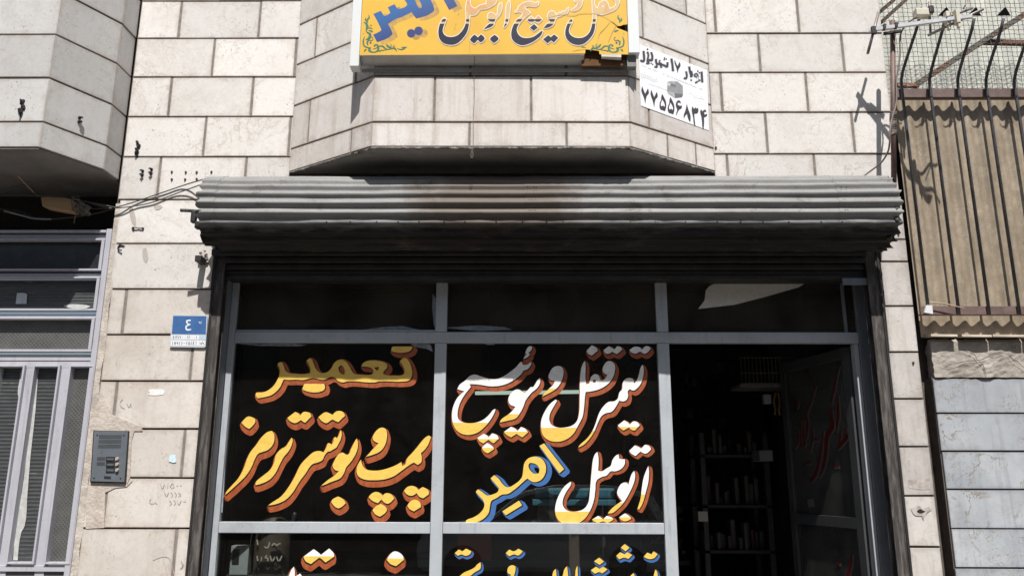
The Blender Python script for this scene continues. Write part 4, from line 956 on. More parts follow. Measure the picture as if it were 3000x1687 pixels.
for k, (p, w) in enumerate(tl): paint(bm, stroke(p, w+26), [], C5, PP, .0003+k*.00002, sm=False)
random.seed(3); x = 610.
while x < 2080:      # the small line of print
    y = 200+(x-610)*.402; w = random.uniform(18,46)
    if random.random() < .8: paint(bm, stroke([(x,y-8+random.uniform(-14,6)),(x+w*.5,y+14),(x+w,y+6+random.uniform(-22,6))], 11), [], C5, PP, .0003, sm=False)
    if random.random() < .5: paint(bm, circ(x+w*.5, y-28, 6, 5), [], C5, PP, .0003, sm=False)
    x += w+random.uniform(3,12)
face_out(bm, PP.n); from_bm('small_print', bm, halo, sheet)
bm = bmesh.new()
for k, ln in enumerate(([(570,420),(600,400),(640,450),(620,500),(590,480),(570,420)], [(660,350),(665,450),(760,460),(860,530),(940,560),(980,500)], [(640,490),(760,520),(880,590),(980,600),(990,560)], [(770,660),(1000,730),(1220,820)],
           [(1790,880),(1850,900)], [(1890,930),(1920,1000),(1960,1010),(1990,930)], [(2000,1010),(2060,1020),(2110,960)], [(2060,1000),(2140,1050),(2150,1000)])):
    paint(bm, stroke(ln, 9), [], C5, PP, .0004+k*.00002, sm=False)
face_out(bm, PP.n); from_bm('thin_script', bm, blu, sheet)
bm = bmesh.new()
for k, (p, mi) in enumerate((([(1240,600),(1325,580),(1480,590),(1400,640)], 1), ([(1400,640),(1480,590),(1620,700),(1628,920),(1410,880)], 0), ([(1240,600),(1400,640),(1410,880),(1228,830)], 0), ([(1250,625),(1310,640),(1305,710),(1250,690)], 2),
             ([(1325,650),(1390,665),(1390,720),(1330,705)], 3), ([(1395,670),(1440,680),(1445,745),(1400,740)], 3), ([(1228,830),(1410,880),(1430,1005),(1260,900)], 1), ([(1410,880),(1628,920),(1600,985),(1430,1005)], 3))):
    paint(bm, p, [], C5, PP, .0008+k*.00004, inf(mi), sm=False)
face_out(bm, PP.n); from_bm('truck_picture', bm, [flat('truck_grey', (.30,.30,.31)), flat('truck_mid', (.42,.42,.44)), flat('truck_light', (.62,.62,.64)), flat('truck_dark', (.16,.16,.18))], sheet)

# ------------------------------------------------------------------ house number plate and intercom
hp = empty('house_number_plate', (-2.2,-.01,2.3)); tag(hp, 'blue and white enamel house number plate reading 4 beside the shutter guide', 'number plate')
C6 = (0, 500, .41420); HP = front(-.014)
def slab(name, pts, crop, pl, th, m, parent, sm=False):
    bm = bmesh.new(); paint(bm, pts, [], crop, pl, 0, sm=sm); face_out(bm, pl.n)
    r_ = bmesh.ops.extrude_face_region(bm, geom=bm.faces[:])
    for v in [g for g in r_['geom'] if isinstance(g, bmesh.types.BMVert)]: v.co -= pl.n*th
    bmesh.ops.recalc_face_normals(bm, faces=bm.faces); return from_bm(name, bm, m, parent)
slab('plate', [(1228,1017),(1462,1020),(1469,1028),(1454,1242),(1446,1250),(1206,1246),(1199,1238),(1220,1024)], C6, HP, .006, pm('plate_grey', (.50,.53,.56), (.42,.45,.48)), hp)
enb = flat('blue_enamel', (.05,.125,.30), .35, .08); enw = flat('white_enamel_field', (.70,.72,.74), .35, .03)
bm = bmesh.new()
paint(bm, [(1226,1026),(1461,1028),(1456,1157),(1215,1155)], [], C6, HP, .0006, inf(0), sm=False)
paint(bm, [(1214,1162),(1408,1164),(1408,1192),(1211,1190)], [], C6, HP, .0006, inf(1), sm=False); paint(bm, [(1412,1164),(1456,1165),(1454,1193),(1412,1192)], [], C6, HP, .0006, inf(2), sm=False)
paint(bm, [(1209,1200),(1408,1202),(1406,1238),(1207,1236)], [], C6, HP, .0006, inf(1), sm=False); paint(bm, [(1411,1202),(1452,1203),(1449,1239),(1410,1238)], [], C6, HP, .0006, inf(1), sm=False)
face_out(bm, HP.n); from_bm('enamel', bm, [enb, enw, flat('pale_blue_enamel', (.42,.52,.62), .35)], hp)
bm = bmesh.new()
paint(bm, stroke([(1350,1058),(1322,1062),(1328,1082),(1346,1086),(1318,1100),(1322,1124),(1352,1122)], [9,11,9,8,10,12,8]), [], C6, HP, .0012, inf(0), sm=False)
paint(bm, stroke([(1408,1066),(1412,1080)], 4), [], C6, HP, .0012, inf(0), sm=False); paint(bm, stroke([(1424,1066),(1420,1082)], 4), [], C6, HP, .0012, inf(0), sm=False)
def tiny(x, y, ch, s=1.0):
    T = {'4': [[(8,-9),(1,-7),(5,-1),(0,3),(2,9),(8,8)]], '2': [[(1,-9),(2,0),(3,10)],[(1,-8),(5,-5),(9,-9)]], '6': [[(0,-7),(7,-8),(4,0),(2,10)]], '3': [[(0,-9),(2,-5),(5,-8),(7,-5),(10,-9)],[(2,-6),(4,10)]],
         '1': [[(4,-10),(5,10)]], '7': [[(0,-9),(5,9),(10,-9)]], '9': [[(7,2),(2,-2),(6,-8),(8,-2),(8,10)]], '5': [[(5,-9),(0,4),(3,9),(6,7),(10,8),(9,0),(5,-9)]], '.': [[(3,-1),(6,1)]], '-': [[(0,0),(8,0)]]}
    for ln in T[ch]: paint(bm, stroke([(x+a*s, y+b*s) for a, b in ln], 3.4), [], C6, HP, .0013, inf(1), sm=False)
for i, ch in enumerate('46263...12...1'): tiny(1224+i*12.4, 1177, ch, .92)
for i, ch in enumerate('17916-65141'): tiny(1216+i*16.6, 1219, ch, 1.15)
paint(bm, stroke([(1415,1215),(1425,1228),(1432,1212),(1445,1230)], 4), [], C6, HP, .0013, inf(1), sm=False)
face_out(bm, HP.n); from_bm('lettering', bm, [enw, flat('plate_black', (.05,.06,.09))], hp)

ic = empty('intercom', (-2.52,-.02,1.86)); tag(ic, 'grey metal door intercom with three round buttons on the pier', 'intercom')
C7 = (0, 1050, .43970); IP = front(-.022); icm = pm('intercom_metal', (.125,.145,.165), (.10,.115,.13), sc=9, rough=.4, bs=.05)
slab('housing', [(622,478),(858,482),(836,830),(600,824)], C7, front(-.016), .02, M['black_iron'], ic)
fp = slab('face_plate', [(628,481),(852,485),(828,822),(606,816)], C7, IP, .008, icm, ic)
bm = bmesh.new()
def pline(x0, y0, x1, y1, n, w):
    for i in range(n):
        x = x0+(x1-x0)*i/(n-1); paint(bm, [(x-w,y0),(x+w,y0),(x+w-1,y1),(x-w-1,y1)], [], C7, IP, .0006, inf(0), sm=False)
pline(664,508,808,535,22,1.8); pline(661,540,806,566,22,1.8); pline(658,572,803,597,22,1.8); pline(650,655,700,680,9,1.8); pline(648,688,697,713,9,1.8)
for x, y in ((649,510),(825,512),(627,795),(803,798)): paint(bm, circ(x, y, 6, 8), [], C7, IP, .0008, inf(0), sm=False)
paint(bm, [(694,782),(740,784),(738,802),(693,800)], [], C7, IP, .0008, inf(0), sm=False)
face_out(bm, IP.n); from_bm('grille_slots', bm, M['black_iron'], fp, 'stuff')
lens = flat('name_window', (.10,.115,.12), .2)
for y in (667,703,741):
    slab('name_frame', [(708,y-14),(766,y-13),(763,y+16),(704,y+15)], C7, front(-.027), .006, M['black_iron'], fp); slab('name_window', [(714,y-5),(757,y-4),(755,y+9),(711,y+8)], C7, front(-.0285), .002, lens, fp)
    c = IP.hit(783*.4397, 1050+y*.4397)
    bm = bmesh.new(); bmesh.ops.create_cone(bm, cap_ends=True, segments=16, radius1=.0115, radius2=.0095, depth=.012, matrix=Matrix.Translation(c+Vector((0,-.008,0))) @ Matrix.Rotation(math.radians(90), 4, 'X'))
    from_bm('button', bm, flat('button_brass', (.38,.33,.28), .35), fp)
bm = bmesh.new(); paint(bm, circ(676,626,4,8), [], C7, IP, .001, inf(0), sm=False); face_out(bm, IP.n); from_bm('indicator', bm, flat('red_dot', (.35,.03,.02)), fp)

# ------------------------------------------------------------------ entrance of the next house (left)
ent = empty('entrance_door', (-3.2,.02,0)); tag(ent, 'lavender grey metal entrance door with ribbed and diamond glass and three transom lights', 'door')
LV = M['lav_paint']
def zy(y, Y=0.0): return at(150, y, Y).z
def hbar(name, ya, yb, y0=.0, y1=.05, x0=-4.4, x1=-2.72, m=None, b=.002): return box(name, (x0, y0, zy(yb)), (x1, y1, zy(ya)), m or LV, ent, b)
for (ya, yb, nm) in ((676,683,'sash_rail'),(700,706,'sash_rail'),(789,794,'sash_rail'),(812,817,'sash_rail'),(905,911,'sash_rail'),(930,935.5,'sash_rail'),(1024,1031,'sash_rail')):
    hbar(nm, ya, yb, -.018, .03, x1=-2.735)
for (ya, yb) in ((687,699),(800,811),(920.5,929),(1038.5,1056)): hbar('transom_beam', ya, yb, .004, .06)
box('frame_post', (-2.735,-.012,0), (-2.70,.06,zy(672)), LV, ent, .002)
def sash_v(y0_, y1_): box('sash_stile', (-2.757,-.018,zy(y1_)), (-2.737,.03,zy(y0_)), LV, ent, .002)
for a, b in ((706,789),(817,905),(935.5,1024)): sash_v(a, b)
box('glass_pane', (-4.4,.035,zy(789)), (-2.757,.04,zy(706)), pm('black_mesh_glass', (.035,.037,.038), (.02,.02,.022), sc=9, rough=.25), ent, 0)
box('glass_pane', (-4.4,.035,zy(1024)), (-2.757,.04,zy(935)), M['diamond'], ent, 0)
def ribs(x0, x1, z0, z1, Y, pitch, slant=0):
    bm = bmesh.new(); n = int((z1-z0)/pitch*6); g = []
    for j in range(n+1):
        z = z0+(z1-z0)*j/n; y = Y+.004*abs(math.cos(math.pi*(z/pitch)))
        g.append((bm.verts.new((x0, y, z)), bm.verts.new((x1, y, z))))
    for j in range(n): bm.faces.new((g[j][0], g[j][1], g[j+1][1], g[j+1][0])).smooth = True
    bmesh.ops.recalc_face_normals(bm, faces=bm.faces); return from_bm('ribbed_pane', bm, M['ribbed'], ent)
ribs(-4.4,-2.757, zy(905), zy(817), .035, .0215)
box('opening_back', (-4.4,.30,2.95), (-2.70,.33,3.52), M['void'], ent, 0)
box('side_reveal', (-2.70,.05,0), (-2.68,.33,3.5), M['plaster'], ent, 0)
# door leaf: rails, stiles, glazed panels
zt, zbm = zy(1066), at(60,1662,0).z
box('door_rail', (-4.4,.006,zy(1071)-.012), (-2.735,.05,zy(1058.5)), LV, ent, .002)
xA = lambda px, py: at(px, py, 0).x
Cx0, Cx1 = xA(172,1380)-.0, xA(236,1380); Bx0, Bx1 = xA(63,1380), xA(133,1380); Ax1 = xA(27,1380)
for x0, x1 in ((Bx0,Bx1),(Cx0,Cx1),(Ax1-.15,Ax1)):
    z0, z1 = at(100,1645,0).z, zy(1075)
    for (a, b, c, d) in ((x0-.012,x0,z0-.012,z1+.012),(x1,x1+.012,z0-.012,z1+.012),(x0+.0001,x1-.0001,z0-.012,z0),(x0+.0001,x1-.0001,z1,z1+.012)):
        box('glazing_bead', (a,-.016,c), (b,.04,d), LV, ent, .002)
    if x0 == Cx0: box('glass_pane', (x0,.032,z0), (x1,.036,z1), M['diamond'], ent, 0)
    else: ribs(x0, x1, z0, z1, .032, .0235)
def stl(x0, x1): box('door_stile', (x0,.006,.03), (x1,.045,zy(1071)-.013), LV, ent, .002)
stl(Cx1+.013, -2.736); stl(Bx1+.013, Cx0-.013); stl(Ax1+.013, Bx0-.013)
box('door_rail', (-4.4,-.004,at(100,1673,0).z), (-2.737,.0055,at(100,1655,0).z), LV, ent, .002)
box('lower_panel', (-4.4,.01,.03), (-2.737,.04,at(100,1672,0).z-.002), pm('dark_door_panel', (.09,.09,.10), (.06,.06,.065)), ent, .002)
bm = bmesh.new()
paint(bm, [(240,380),(350,380),(385,400),(375,530),(222,532)], [], (0,780,.20704), front(.030), .0)
face_out(bm, G.n); from_bm('paper_note', bm, flat('pale_note', (.45,.48,.52)), ent)
bm = bmesh.new(); paint(bm, [(900,560),(960,540),(1150,540),(1230,550),(1280,568),(1180,600),(1090,600),(950,580)], [], (0,780,.20704), front(.033), 0)
paint(bm, [(1360,380),(1400,360),(1450,330),(1490,310),(1505,325),(1460,360),(1440,400),(1420,425),(1370,400)], [], (0,780,.20704), front(.033), 0)
for pts in ([(103,1080),(112,1080),(104,1200),(90,1330),(80,1450),(72,1540),(62,1560),(52,1640),(38,1640),(45,1560),(70,1400),(90,1200)], [(62,1080),(70,1085),(68,1130),(58,1180),(52,1150),(58,1110)]):
    paint(bm, pts, [], (0,0,1), front(.030), 0)
face_out(bm, G.n); from_bm('paint_smear', bm, pm('smear_white', (.52,.53,.52), (.38,.38,.36), sc=30), ent)

# clutter under the neighbour's bay
cbx = slab('cardboard_box', [(580,380),(720,362),(860,372),(1005,408),(1015,570),(850,545),(600,500)], (0,500,.20704), front(-.10), .09, M['cardboard'], None); tag(cbx, 'brown cardboard box wedged under the left bay above the transom', 'box')
def P_(px, py, Y): return at(px, py, Y)
def wires(name, lines, r, m, label, cat, n=5):
    bm = bmesh.new()
    for ln in lines: addtube(bm, spline([P_(*p) for p in ln], 5), r, n)
    return tag(from_bm(name, bm, m), label, cat)
z_ = .20704
wires('cable_bundle', [[(0,566,-.15),(50,548,-.18),(75,545,-.18),(110,572,-.16),(150,570,-.13),(210,583,-.12),(290,598,-.08),(338,608,-.03)], [(0,572,-.1),(60,570,-.1),(120,575,-.1),(200,580,-.1),(280,600,-.06),(330,612,-.03)], [(0,612,-.05),(60,620,-.05),(110,640,-.05),(150,642,-.05),(260,630,-.02),(330,612,-.03)],
       [(160,560,-.12),(205,575,-.1),(250,592,-.08),(310,606,-.03)]], .0045, M['cable'], 'black cables sagging under the left bay beside the cardboard box', 'cable')
bm = bmesh.new(); random.seed(5)
for i in range(40):
    c = at(238+random.gauss(0,8), 610+random.gauss(0,10), -.1)
    addtube(bm, spline([c+Vector([random.uniform(-.03,.03) for _ in range(3)]) for _ in range(4)], 3), .003, 4)
addtube(bm, spline([at(225,620,-.1),at(219,640,-.1),at(217,655,-.1)],4), .003, 4)
tag(from_bm('wire_tangle', bm, pm('old_wire', (.20,.17,.13), (.08,.07,.06), sc=30)), 'tangled knot of old wires hanging beside the cardboard box', 'wire tangle')
wires('metal_strip', [[(12,618,-.06),(60,630,-.06),(100,640,-.06),(150,642,-.06)]], .006, M['grey_paint_shade'], 'thin pale metal strip under the left bay', 'strip')
wires('wooden_lath', [[(52,516,-.30),(80,545,-.2),(105,570,-.16)]], .004, M['cardboard'], 'thin wooden lath leaning under the left bay', 'lath')
wires('overhead_cable', [[(250,612,-.03),(310,610,-.03),(345,606,-.03),(400,590,-.012),(480,563,-.012),(545,541,-.02),(602,524,-.10)]], .0042, M['cable'], 'upper of two thin cables running from the entrance to the shutter cover', 'cable')
wires('overhead_cable', [[(300,612,-.03),(350,609,-.03),(400,603,-.012),(450,592,-.012),(520,566,-.012),(570,548,-.05),(598,537,-.14)]], .0042, M['cable'], 'lower of two thin cables running from the entrance to the shutter cover', 'cable')

# ------------------------------------------------------------------ anchors left in the stones
def anchor(px, py, pl, kind, label, grp=None):
    c = pl.hit(px, py); bm = bmesh.new(); random.seed(int(px+py)); n = pl.n
    def lump(d, r, h): bmesh.ops.create_icosphere(bm, subdivisions=1, radius=r, matrix=Matrix.Translation(c+pl.u*d[0]+Vector((0,0,d[1]))+n*h))
    if kind == 'bolt':
        addtube(bm, [c-n*.004, c+n*.012], .0042, 6); addtube(bm, [c+n*.002, c+n*.007], .0075, 6)
    elif kind == 'cluster':
        for i in range(9): lump((random.uniform(-.010,.012), .05-.0125*i), random.uniform(.008,.014), random.uniform(0,.014))
        addtube(bm, [c+Vector((0,0,.04)), c+n*.03+Vector((0,0,.045))], .006, 6); addtube(bm, [c-Vector((0,0,.03)), c+n*.028-Vector((0,0,.035))], .006, 6)
    elif kind == 'pair':
        for dz in (.014, -.014): 
            lump((0,dz), .011, .004); addtube(bm, [c+Vector((0,0,dz)), c+n*.03+Vector((0,0,dz))], .005, 6)
            addtube(bm, [c+Vector((0,0,dz))+n*.02-pl.u*.012, c+Vector((0,0,dz))+n*.02+pl.u*.012], .005, 5)
    elif kind == 'wire':
        addtube(bm, spline([c-pl.u*.035+n*.004, c-pl.u*.012+n*.012+Vector((0,0,.004)), c+pl.u*.01+n*.008, c+pl.u*.04+n*.012], 4), .004, 5)
        addtube(bm, [c-pl.u*.03+n*.004+Vector((0,0,.012)), c-pl.u*.022+n*.006-Vector((0,0,.014))], .004, 5)
        for d in (-.028,.038): lump((d,0), .009, .006)
    elif kind == 'hook':
        addtube(bm, spline([c+pl.u*.03+n*.003, c+Vector((0,0,.008))+n*.008, c-pl.u*.008-Vector((0,0,.018))+n*.01, c+pl.u*.008-Vector((0,0,.03))+n*.012, c+pl.u*.02-Vector((0,0,.03))+n*.016], 4), .0048, 6)
    o = from_bm('wall_anchor', bm, M['rust'] if kind == 'bolt' else M['black_iron']); return tag(o, label, 'wall anchor', grp)
anchor(403,437,G,'cluster','black iron anchor stub on the stone wall right of the left bay')
anchor(65,318,p0,'cluster','black iron anchor stub on the front of the left bay')
anchor(231,352,p1,'pair','small iron anchor on the angled side of the left bay')
anchor(418,508,G,'pair','left iron anchor of a pair left of the shutter cover'); anchor(444,503,G,'pair','right iron anchor of a pair left of the shutter cover')
for i, (x, y) in enumerate(((504,504),(545,505),(577,505),(620,504),(504,526),(543,526),(577,525))):
    anchor(x, y, G, 'bolt', ['first bolt of the upper row above the shutter end','second bolt of the upper row above the shutter end','third bolt of the upper row above the shutter end','last bolt of the upper row nearest the shutter cover','first bolt of the lower row above the two cables','second bolt of the lower row above the two cables','last bolt of the lower row beside the shutter cover'][i], 'small bolts left in the stone above the shutter end')
anchor(403,670,G,'wire','twisted wire stub on the pier stone below the two cables')
anchor(352,722,G,'hook','black iron hook on the pier edge beside the entrance')
anchor(2632,684,G,'bolt','small bolt on the right pier beside the shutter cover'); anchor(2675,1062,G,'bolt','small rusty hook on the right pier above the marble wall')

anchor(2097,433,G,'bolt','small screw where the bay meets the right wall')

# ------------------------------------------------------------------ TV antenna on its mast
ant = empty('tv_antenna', (2.48,-.25,3.5)); tag(ant, 'small television antenna with short rods on a brown mast by the grille', 'antenna')
mt = at(2614.7,62,-.25); mb = at(2619,548,-.25)
tube('mast', [mb, mt], .0165, M['mast_steel'], ant, 10)
L0 = at(2545,89,-.225); L1 = at(2848.5,48.5,-.60)
bm = bmesh.new(); addbar(bm, L0, L1, .022, .022, 0, (0,0,1)); from_bm('boom', bm, M['alu'], ant)
def on(t): return L0.lerp(L1, t)
e0 = on(.045); a_ = atX(2574,36.7,e0.x+.02); b_ = atX(2542,158,e0.x-.02)
tube('rod', [at(2574,37,-.235), at(2542,158,-.235)], .0095, M['rod_metal'], ant, 8)
bm = bmesh.new(); addbox(bm, e0+Vector((-.016,-.022,-.04)), e0+Vector((.016,.0,.015)), 0, .004); from_bm('clamp', bm, M['black_iron'], ant)
tube('rod', [at(2718,105,-.42)+Vector((0,0,.0)), at(2882,27,-.62)], .009, M['rod_metal'], ant, 8)
tube('rod', [at(2772,53,-.52), at(2848,25,-.50)], .008, M['rod_metal'], ant, 8)
tube('rod', [at(2722,7,-.40), at(2726,96,-.40)], .008, M['rod_metal'], ant, 8)
tube('rod', [at(2822,28,-.55), at(2838,-6,-.55)], .0035, M['rod_metal'], ant, 6)
bm = bmesh.new(); c = at(2704,42,-.40); addbox(bm, c+Vector((-.055,-.03,-.022)), c+Vector((.045,.03,.028)), 0, .006); from_bm('dipole_box', bm, M['beige_plastic'], ant)
bm = bmesh.new(); c = at(2724,36,-.41); addbox(bm, c+Vector((-.016,-.03,-.02)), c+Vector((.016,.03,.032)), 0, .008); from_bm('cable_gland', bm, M['black_iron'], ant)
for px, py, Y in ((2775,58,-.5),(2803,52,-.55)):
    c = at(px, py, Y); bm = bmesh.new(); addbox(bm, c+Vector((-.012,-.02,-.045)), c+Vector((.012,.02,.05)), 0, .004); addbox(bm, c+Vector((-.004,-.015,-.075)), c+Vector((.010,.01,-.0455)), 0, .003); from_bm('clamp', bm, M['beige_plastic'], ant)
bm = bmesh.new()
for t in (.16, .28): addbox(bm, on(t)+Vector((-.01,-.018,-.012)), on(t)+Vector((.01,.018,.022)), 0, .003)
addbar(bm, at(2588,100,-.25), at(2640,92,-.30), .022, .014, 0, (0,0,1)); from_bm('clamp', bm, M['black_iron'], ant)
tube('coaxial_cable', spline([at(*p) for p in ((2690,50,-.40),(2662,66,-.36),(2642,92,-.33),(2636,120,-.31),(2637,160,-.30),(2632,200,-.29),(2626,240,-.28),(2626,300,-.27),(2614,345,-.272),(2607,385,-.275),(2606,420,-.26),(2600,448,-.22),(2580,478,-.16),(2545,505,-.10),(2514,528,-.08))], 5), .0055, M['coax'], ant, 6)
bm = bmesh.new(); random.seed(11)
for k in range(16):
    y = 330+k*4.4; c = at(2616.5,y,-.25); a = [c+Vector((math.cos(q)*.021, math.sin(q)*.021, .004*math.sin(q+k))) for q in [i*math.pi/4 for i in range(9)]]
    addtube(bm, a, .0032, 4, 0, False)
from_bm('tied_wire', bm, M['coax'], ant)

# ------------------------------------------------------------------ neighbour on the right: corrugated sheet, grille, mesh, marble
def wavy(name, x0, x1, z0, z1, Y, pitch, amp, m, parent, nz=1, ragged=0):
    bm = bmesh.new(); n = int((x1-x0)/pitch*14); g = []
    for i in range(n+1):
        x = x0+(x1-x0)*i/n; y = Y-amp*math.cos(2*math.pi*(x-x0)/pitch)
        r = mn.noise(Vector((x*7, 1, 1)))*ragged
        g.append([bm.verts.new((x, y, z0+r+(z1-z0-r)*j/nz)) for j in range(nz+1)])
    for i in range(n):
        for j in range(nz): bm.faces.new((g[i][j], g[i+1][j], g[i+1][j+1], g[i][j+1])).smooth = True
    return from_bm(name, bm, m, parent)
scr = empty('fibreglass_screen', (3.4,.02,2.45)); tag(scr, 'tan corrugated fibreglass sheet screen behind the window bars on the right', 'screen')
wavy('corrugated_sheet', 2.56, 4.7, 2.452, 4.175, .025, .098, .0105, M['fibre'], scr)
wavy('corrugated_sheet', 2.56, 4.7, 4.165, 4.20, .06, .098, .022, M['fibre'], scr, 1, .02)
bm = bmesh.new()
for (xa, xb, ya, yb2) in ((2722,2800,978,984),(2812,2900,979,985),(2902,3000,979,986),(3002,3200,982,990)):
    p = at(xa, ya, -.03); q = at(xb, yb2, -.03)
    addhex(bm, [(p.x,-.052,p.z-.018),(q.x,-.052,p.z-.02),(q.x,.04,p.z-.012),(p.x,.04,p.z-.012),(p.x,-.052,p.z-.004),(q.x,-.05,p.z-.006),(q.x,.04,p.z+.004),(p.x,.04,p.z+.004)])
bmesh.ops.recalc_face_normals(bm, faces=bm.faces); from_bm('flashing_strip', bm, pm('pale_flashing', (.52,.45,.37), (.40,.34,.27), sc=12, rough=.7), scr)
pal = empty('pale_roof_sheet', (3.4,.7,4.2)); tag(pal, 'pale green translucent sheet wall behind the wire mesh, upper right', 'sheet')
wavy('corrugated_sheet', 2.40, 5.6, 4.10, 6.4, .62, .14, .010, M['fibre_pale'], pal)
gr = empty('window_grille', (3.4,-.06,2.6)); tag(gr, 'wrought iron window grille of bent bars with arrow tips, right of the shop', 'grille')
for z0, z1 in ((4.088,4.149),(2.589,2.642)):
    bm = bmesh.new(); addbox(bm, (2.545,-.052,z0), (4.7,-.046,z1), 0, .001); addbox(bm, (2.545,-.0455,z0), (4.7,-.006,z0+.006), 0, .001); from_bm('angle_rail', bm, M['brown_steel'], gr)
tipm = M['black_iron']
bars = [2.587+.1905*i for i in range(11)]
for i, x in enumerate(bars):
    lean = .018 if i == 0 else 0
    pts = [(x,-.064,2.585),(x,-.064,4.16),(x,-.070,4.205),(x+.0,-.10,4.25),(x+lean*.3,-.165,4.315),(x+lean,-.30,4.44),(x+lean*1.3,-.345,4.50)]
    tube('bar', pts, .0105, M['bar_steel'], gr, 8)
    c = Vector((x+lean*1.3,-.35,4.515)); bm = bmesh.new(); d = Vector((0,-.045,.065)).normalized(); s = Vector((1,0,0))
    if i == 0: s = Vector((.75,.1,.45)).normalized()
    n_ = d.cross(s)
    w_ = .045
    A = [c-s*w_-n_*.003, c+s*w_-n_*.003, c+d*.055-n_*.003, c-s*w_+n_*.003, c+s*w_+n_*.003, c+d*.055+n_*.003]
    vs = [bm.verts.new(v) for v in A]
    for f in ((0,2,1),(3,4,5),(0,1,4,3),(1,2,5,4),(2,0,3,5)): bm.faces.new([vs[k] for k in f])
    bmesh.ops.recalc_face_normals(bm, faces=bm.faces); from_bm('arrow_tip', bm, tipm, gr)
tg = at(2718,900,-.075)
bm = bmesh.new(); addhex(bm, [tg+Vector(v) for v in ((-.03,-.012,-.035),(.022,-.012,-.045),(.022,.002,-.045),(-.03,.002,-.035),(-.012,-.012,.012),(.024,-.012,.010),(.024,.002,.010),(-.012,.002,.012))])
ob_ = from_bm('padlock', bm, M['alu']); tag(ob_, 'small silvery padlock hanging at the foot of the first grille bar', 'padlock')
bm = bmesh.new(); addtube(bm, spline([at(2725,886,-.08),at(2760,888,-.085),(at(2795,896,-.085)),(at(2824,903,-.08))],4), .004, 5)
tag(from_bm('twig', bm, pm('tan_twig', (.42,.34,.22), (.3,.22,.14))), 'thin tan stick caught behind the padlock on the grille rail', 'stick')
# wire mesh and its frame
ms = empty('wire_mesh_panel', (3.4,.03,4.2)); tag(ms, 'crimped wire mesh panel with rusty diagonal braces, upper right', 'mesh')
bm = bmesh.new(); sp = .0345; nX = int(2.2/sp)
for i in range(nX):
    x = 2.535+i*sp; pts = [(x+.0014*math.sin(k*math.pi+i), .03+.003*(-1)**(k+i), 4.15+k*sp) for k in range(int(1.5/sp)+1)]; addtube(bm, pts, .0018, 4, 0, False)
for j in range(int(1.5/sp)):
    z = 4.16+j*sp; pts = [(2.53+k*sp, .03-.003*(-1)**(k+j), z+.0022*math.sin(k*1.7+j)) for k in range(nX)]; addtube(bm, pts, .0018, 4, 0, False)
from_bm('wire_mesh', bm, pm('mesh_wire', (.075,.07,.07), (.13,.09,.07), sc=12, rough=.6), ms, 'stuff')
gb = pm('green_rusty_angle', (.11,.12,.105), (.17,.085,.045), sc=9, rough=.7, lo=.45, hi=.62)
def brace(a, b, w, m, Y=.12):
    bm = bmesh.new(); addbar(bm, at(*a, Y), at(*b, Y), w, .03, 0); return from_bm('brace', bm, m, ms)
brace((2682,250),(3060,5), .036, gb); brace((2874,124),(3100,130), .034, pm('rust_bar', (.17,.085,.055), (.10,.05,.035), sc=12, rough=.8), .16)
brace((2582,66),(2665,-10), .022, M['rust']); brace((2575,38),(2620,0), .022, M['rust'])
brace((2628,250),(2690,252), .03, pm('rust_bar_pale', (.30,.17,.10), (.2,.10,.06)))
tube('edge_post', [(2.53,.035,4.1),(2.535,.035,5.7)], .009, M['brown_steel'], ms)

mw = empty('marble_wall', (3.6,.02,0)); tag(mw, 'grey blue marble clad wall of long slabs under the fibreglass screen', 'wall')
MP = front(.012)
mz = [2.192,1.973,1.741,1.513,1.283,1.057,.83,.60,.37,.14]; mor = bmesh.new()
mj = [4.1,3.19,4.3,3.9,4.2,3.7,4.0,3.5,4.1]
for k in range(9):
    x0 = 2.605+random.uniform(-.006,.006)
    course(mw, MP, mz[k+1], mz[k], [x0, mj[k], 5.2], M['marble'], mor, gw=.004, gap=(.002,.0045))
from_bm('mortar', mor, M['mortar'], mw, 'stuff')
box('backing', (2.60,.026,0), (5.2,.119,2.2), M['joint'], mw, 0)
box('backing', (2.50,.12,0), (5.2,.30,2.44), M['joint'], mw, 0)
box('backing', (2.52,.13,2.441), (5.2,.30,4.10), M['joint'], mw, 0)
# rough concrete band above the marble
bm = bmesh.new(); nx, nz = 90, 12; g = []
for i in range(nx+1):
    x = 2.612+2.6*i/nx; row = []
    for j in range(nz+1):
        z = 2.197+.245*j/nz; y = .004+.012*mn.noise(Vector((x*9, z*9, 3)))+.006*mn.noise(Vector((x*30, z*30, 7)))
        if x > 2.9: y -= .012*max(0, mn.noise(Vector((x*2.2, z*14, 1))))
        if j == nz: y += .02
        e = .004*mn.noise(Vector((i*.9, j*.9, 2))); row.append(bm.verts.new((x+(e*3 if i == 0 else 0), y, z+(e*1.5 if j in (0, nz) else 0))))
    g.append(row)
for i in range(nx):
    for j in range(nz): bm.faces.new((g[i][j], g[i+1][j], g[i+1][j+1], g[i][j+1]))
bm.normal_update(); bmesh.ops.solidify(bm, geom=bm.faces[:], thickness=.08); bmesh.ops.recalc_face_normals(bm, faces=bm.faces)
from_bm('concrete_band', bm, M['concrete'], mw)
bm = bmesh.new()
for ln in ([(2762,1066),(2800,1065),(2870,1055),(2910,1038),(2940,1032)], [(2866,1055),(2884,1075),(2890,1100)], [(2820,1025),(2850,1035),(2862,1052)], [(2940,1030),(2965,1050),(3000,1075)]):
    paint(bm, stroke([(x+random.uniform(-3,3), y+random.uniform(-3,3)) for x, y in sum([[ln[i], ((ln[i][0]+ln[i+1][0])/2, (ln[i][1]+ln[i+1][1])/2)] for i in range(len(ln)-1)], [])+[ln[-1]]], [.6,2.0,1]), [], (0,0,1), front(-.012), 0, sm=False)
face_out(bm, G.n); from_bm('crack', bm, M['black_iron'], mw)

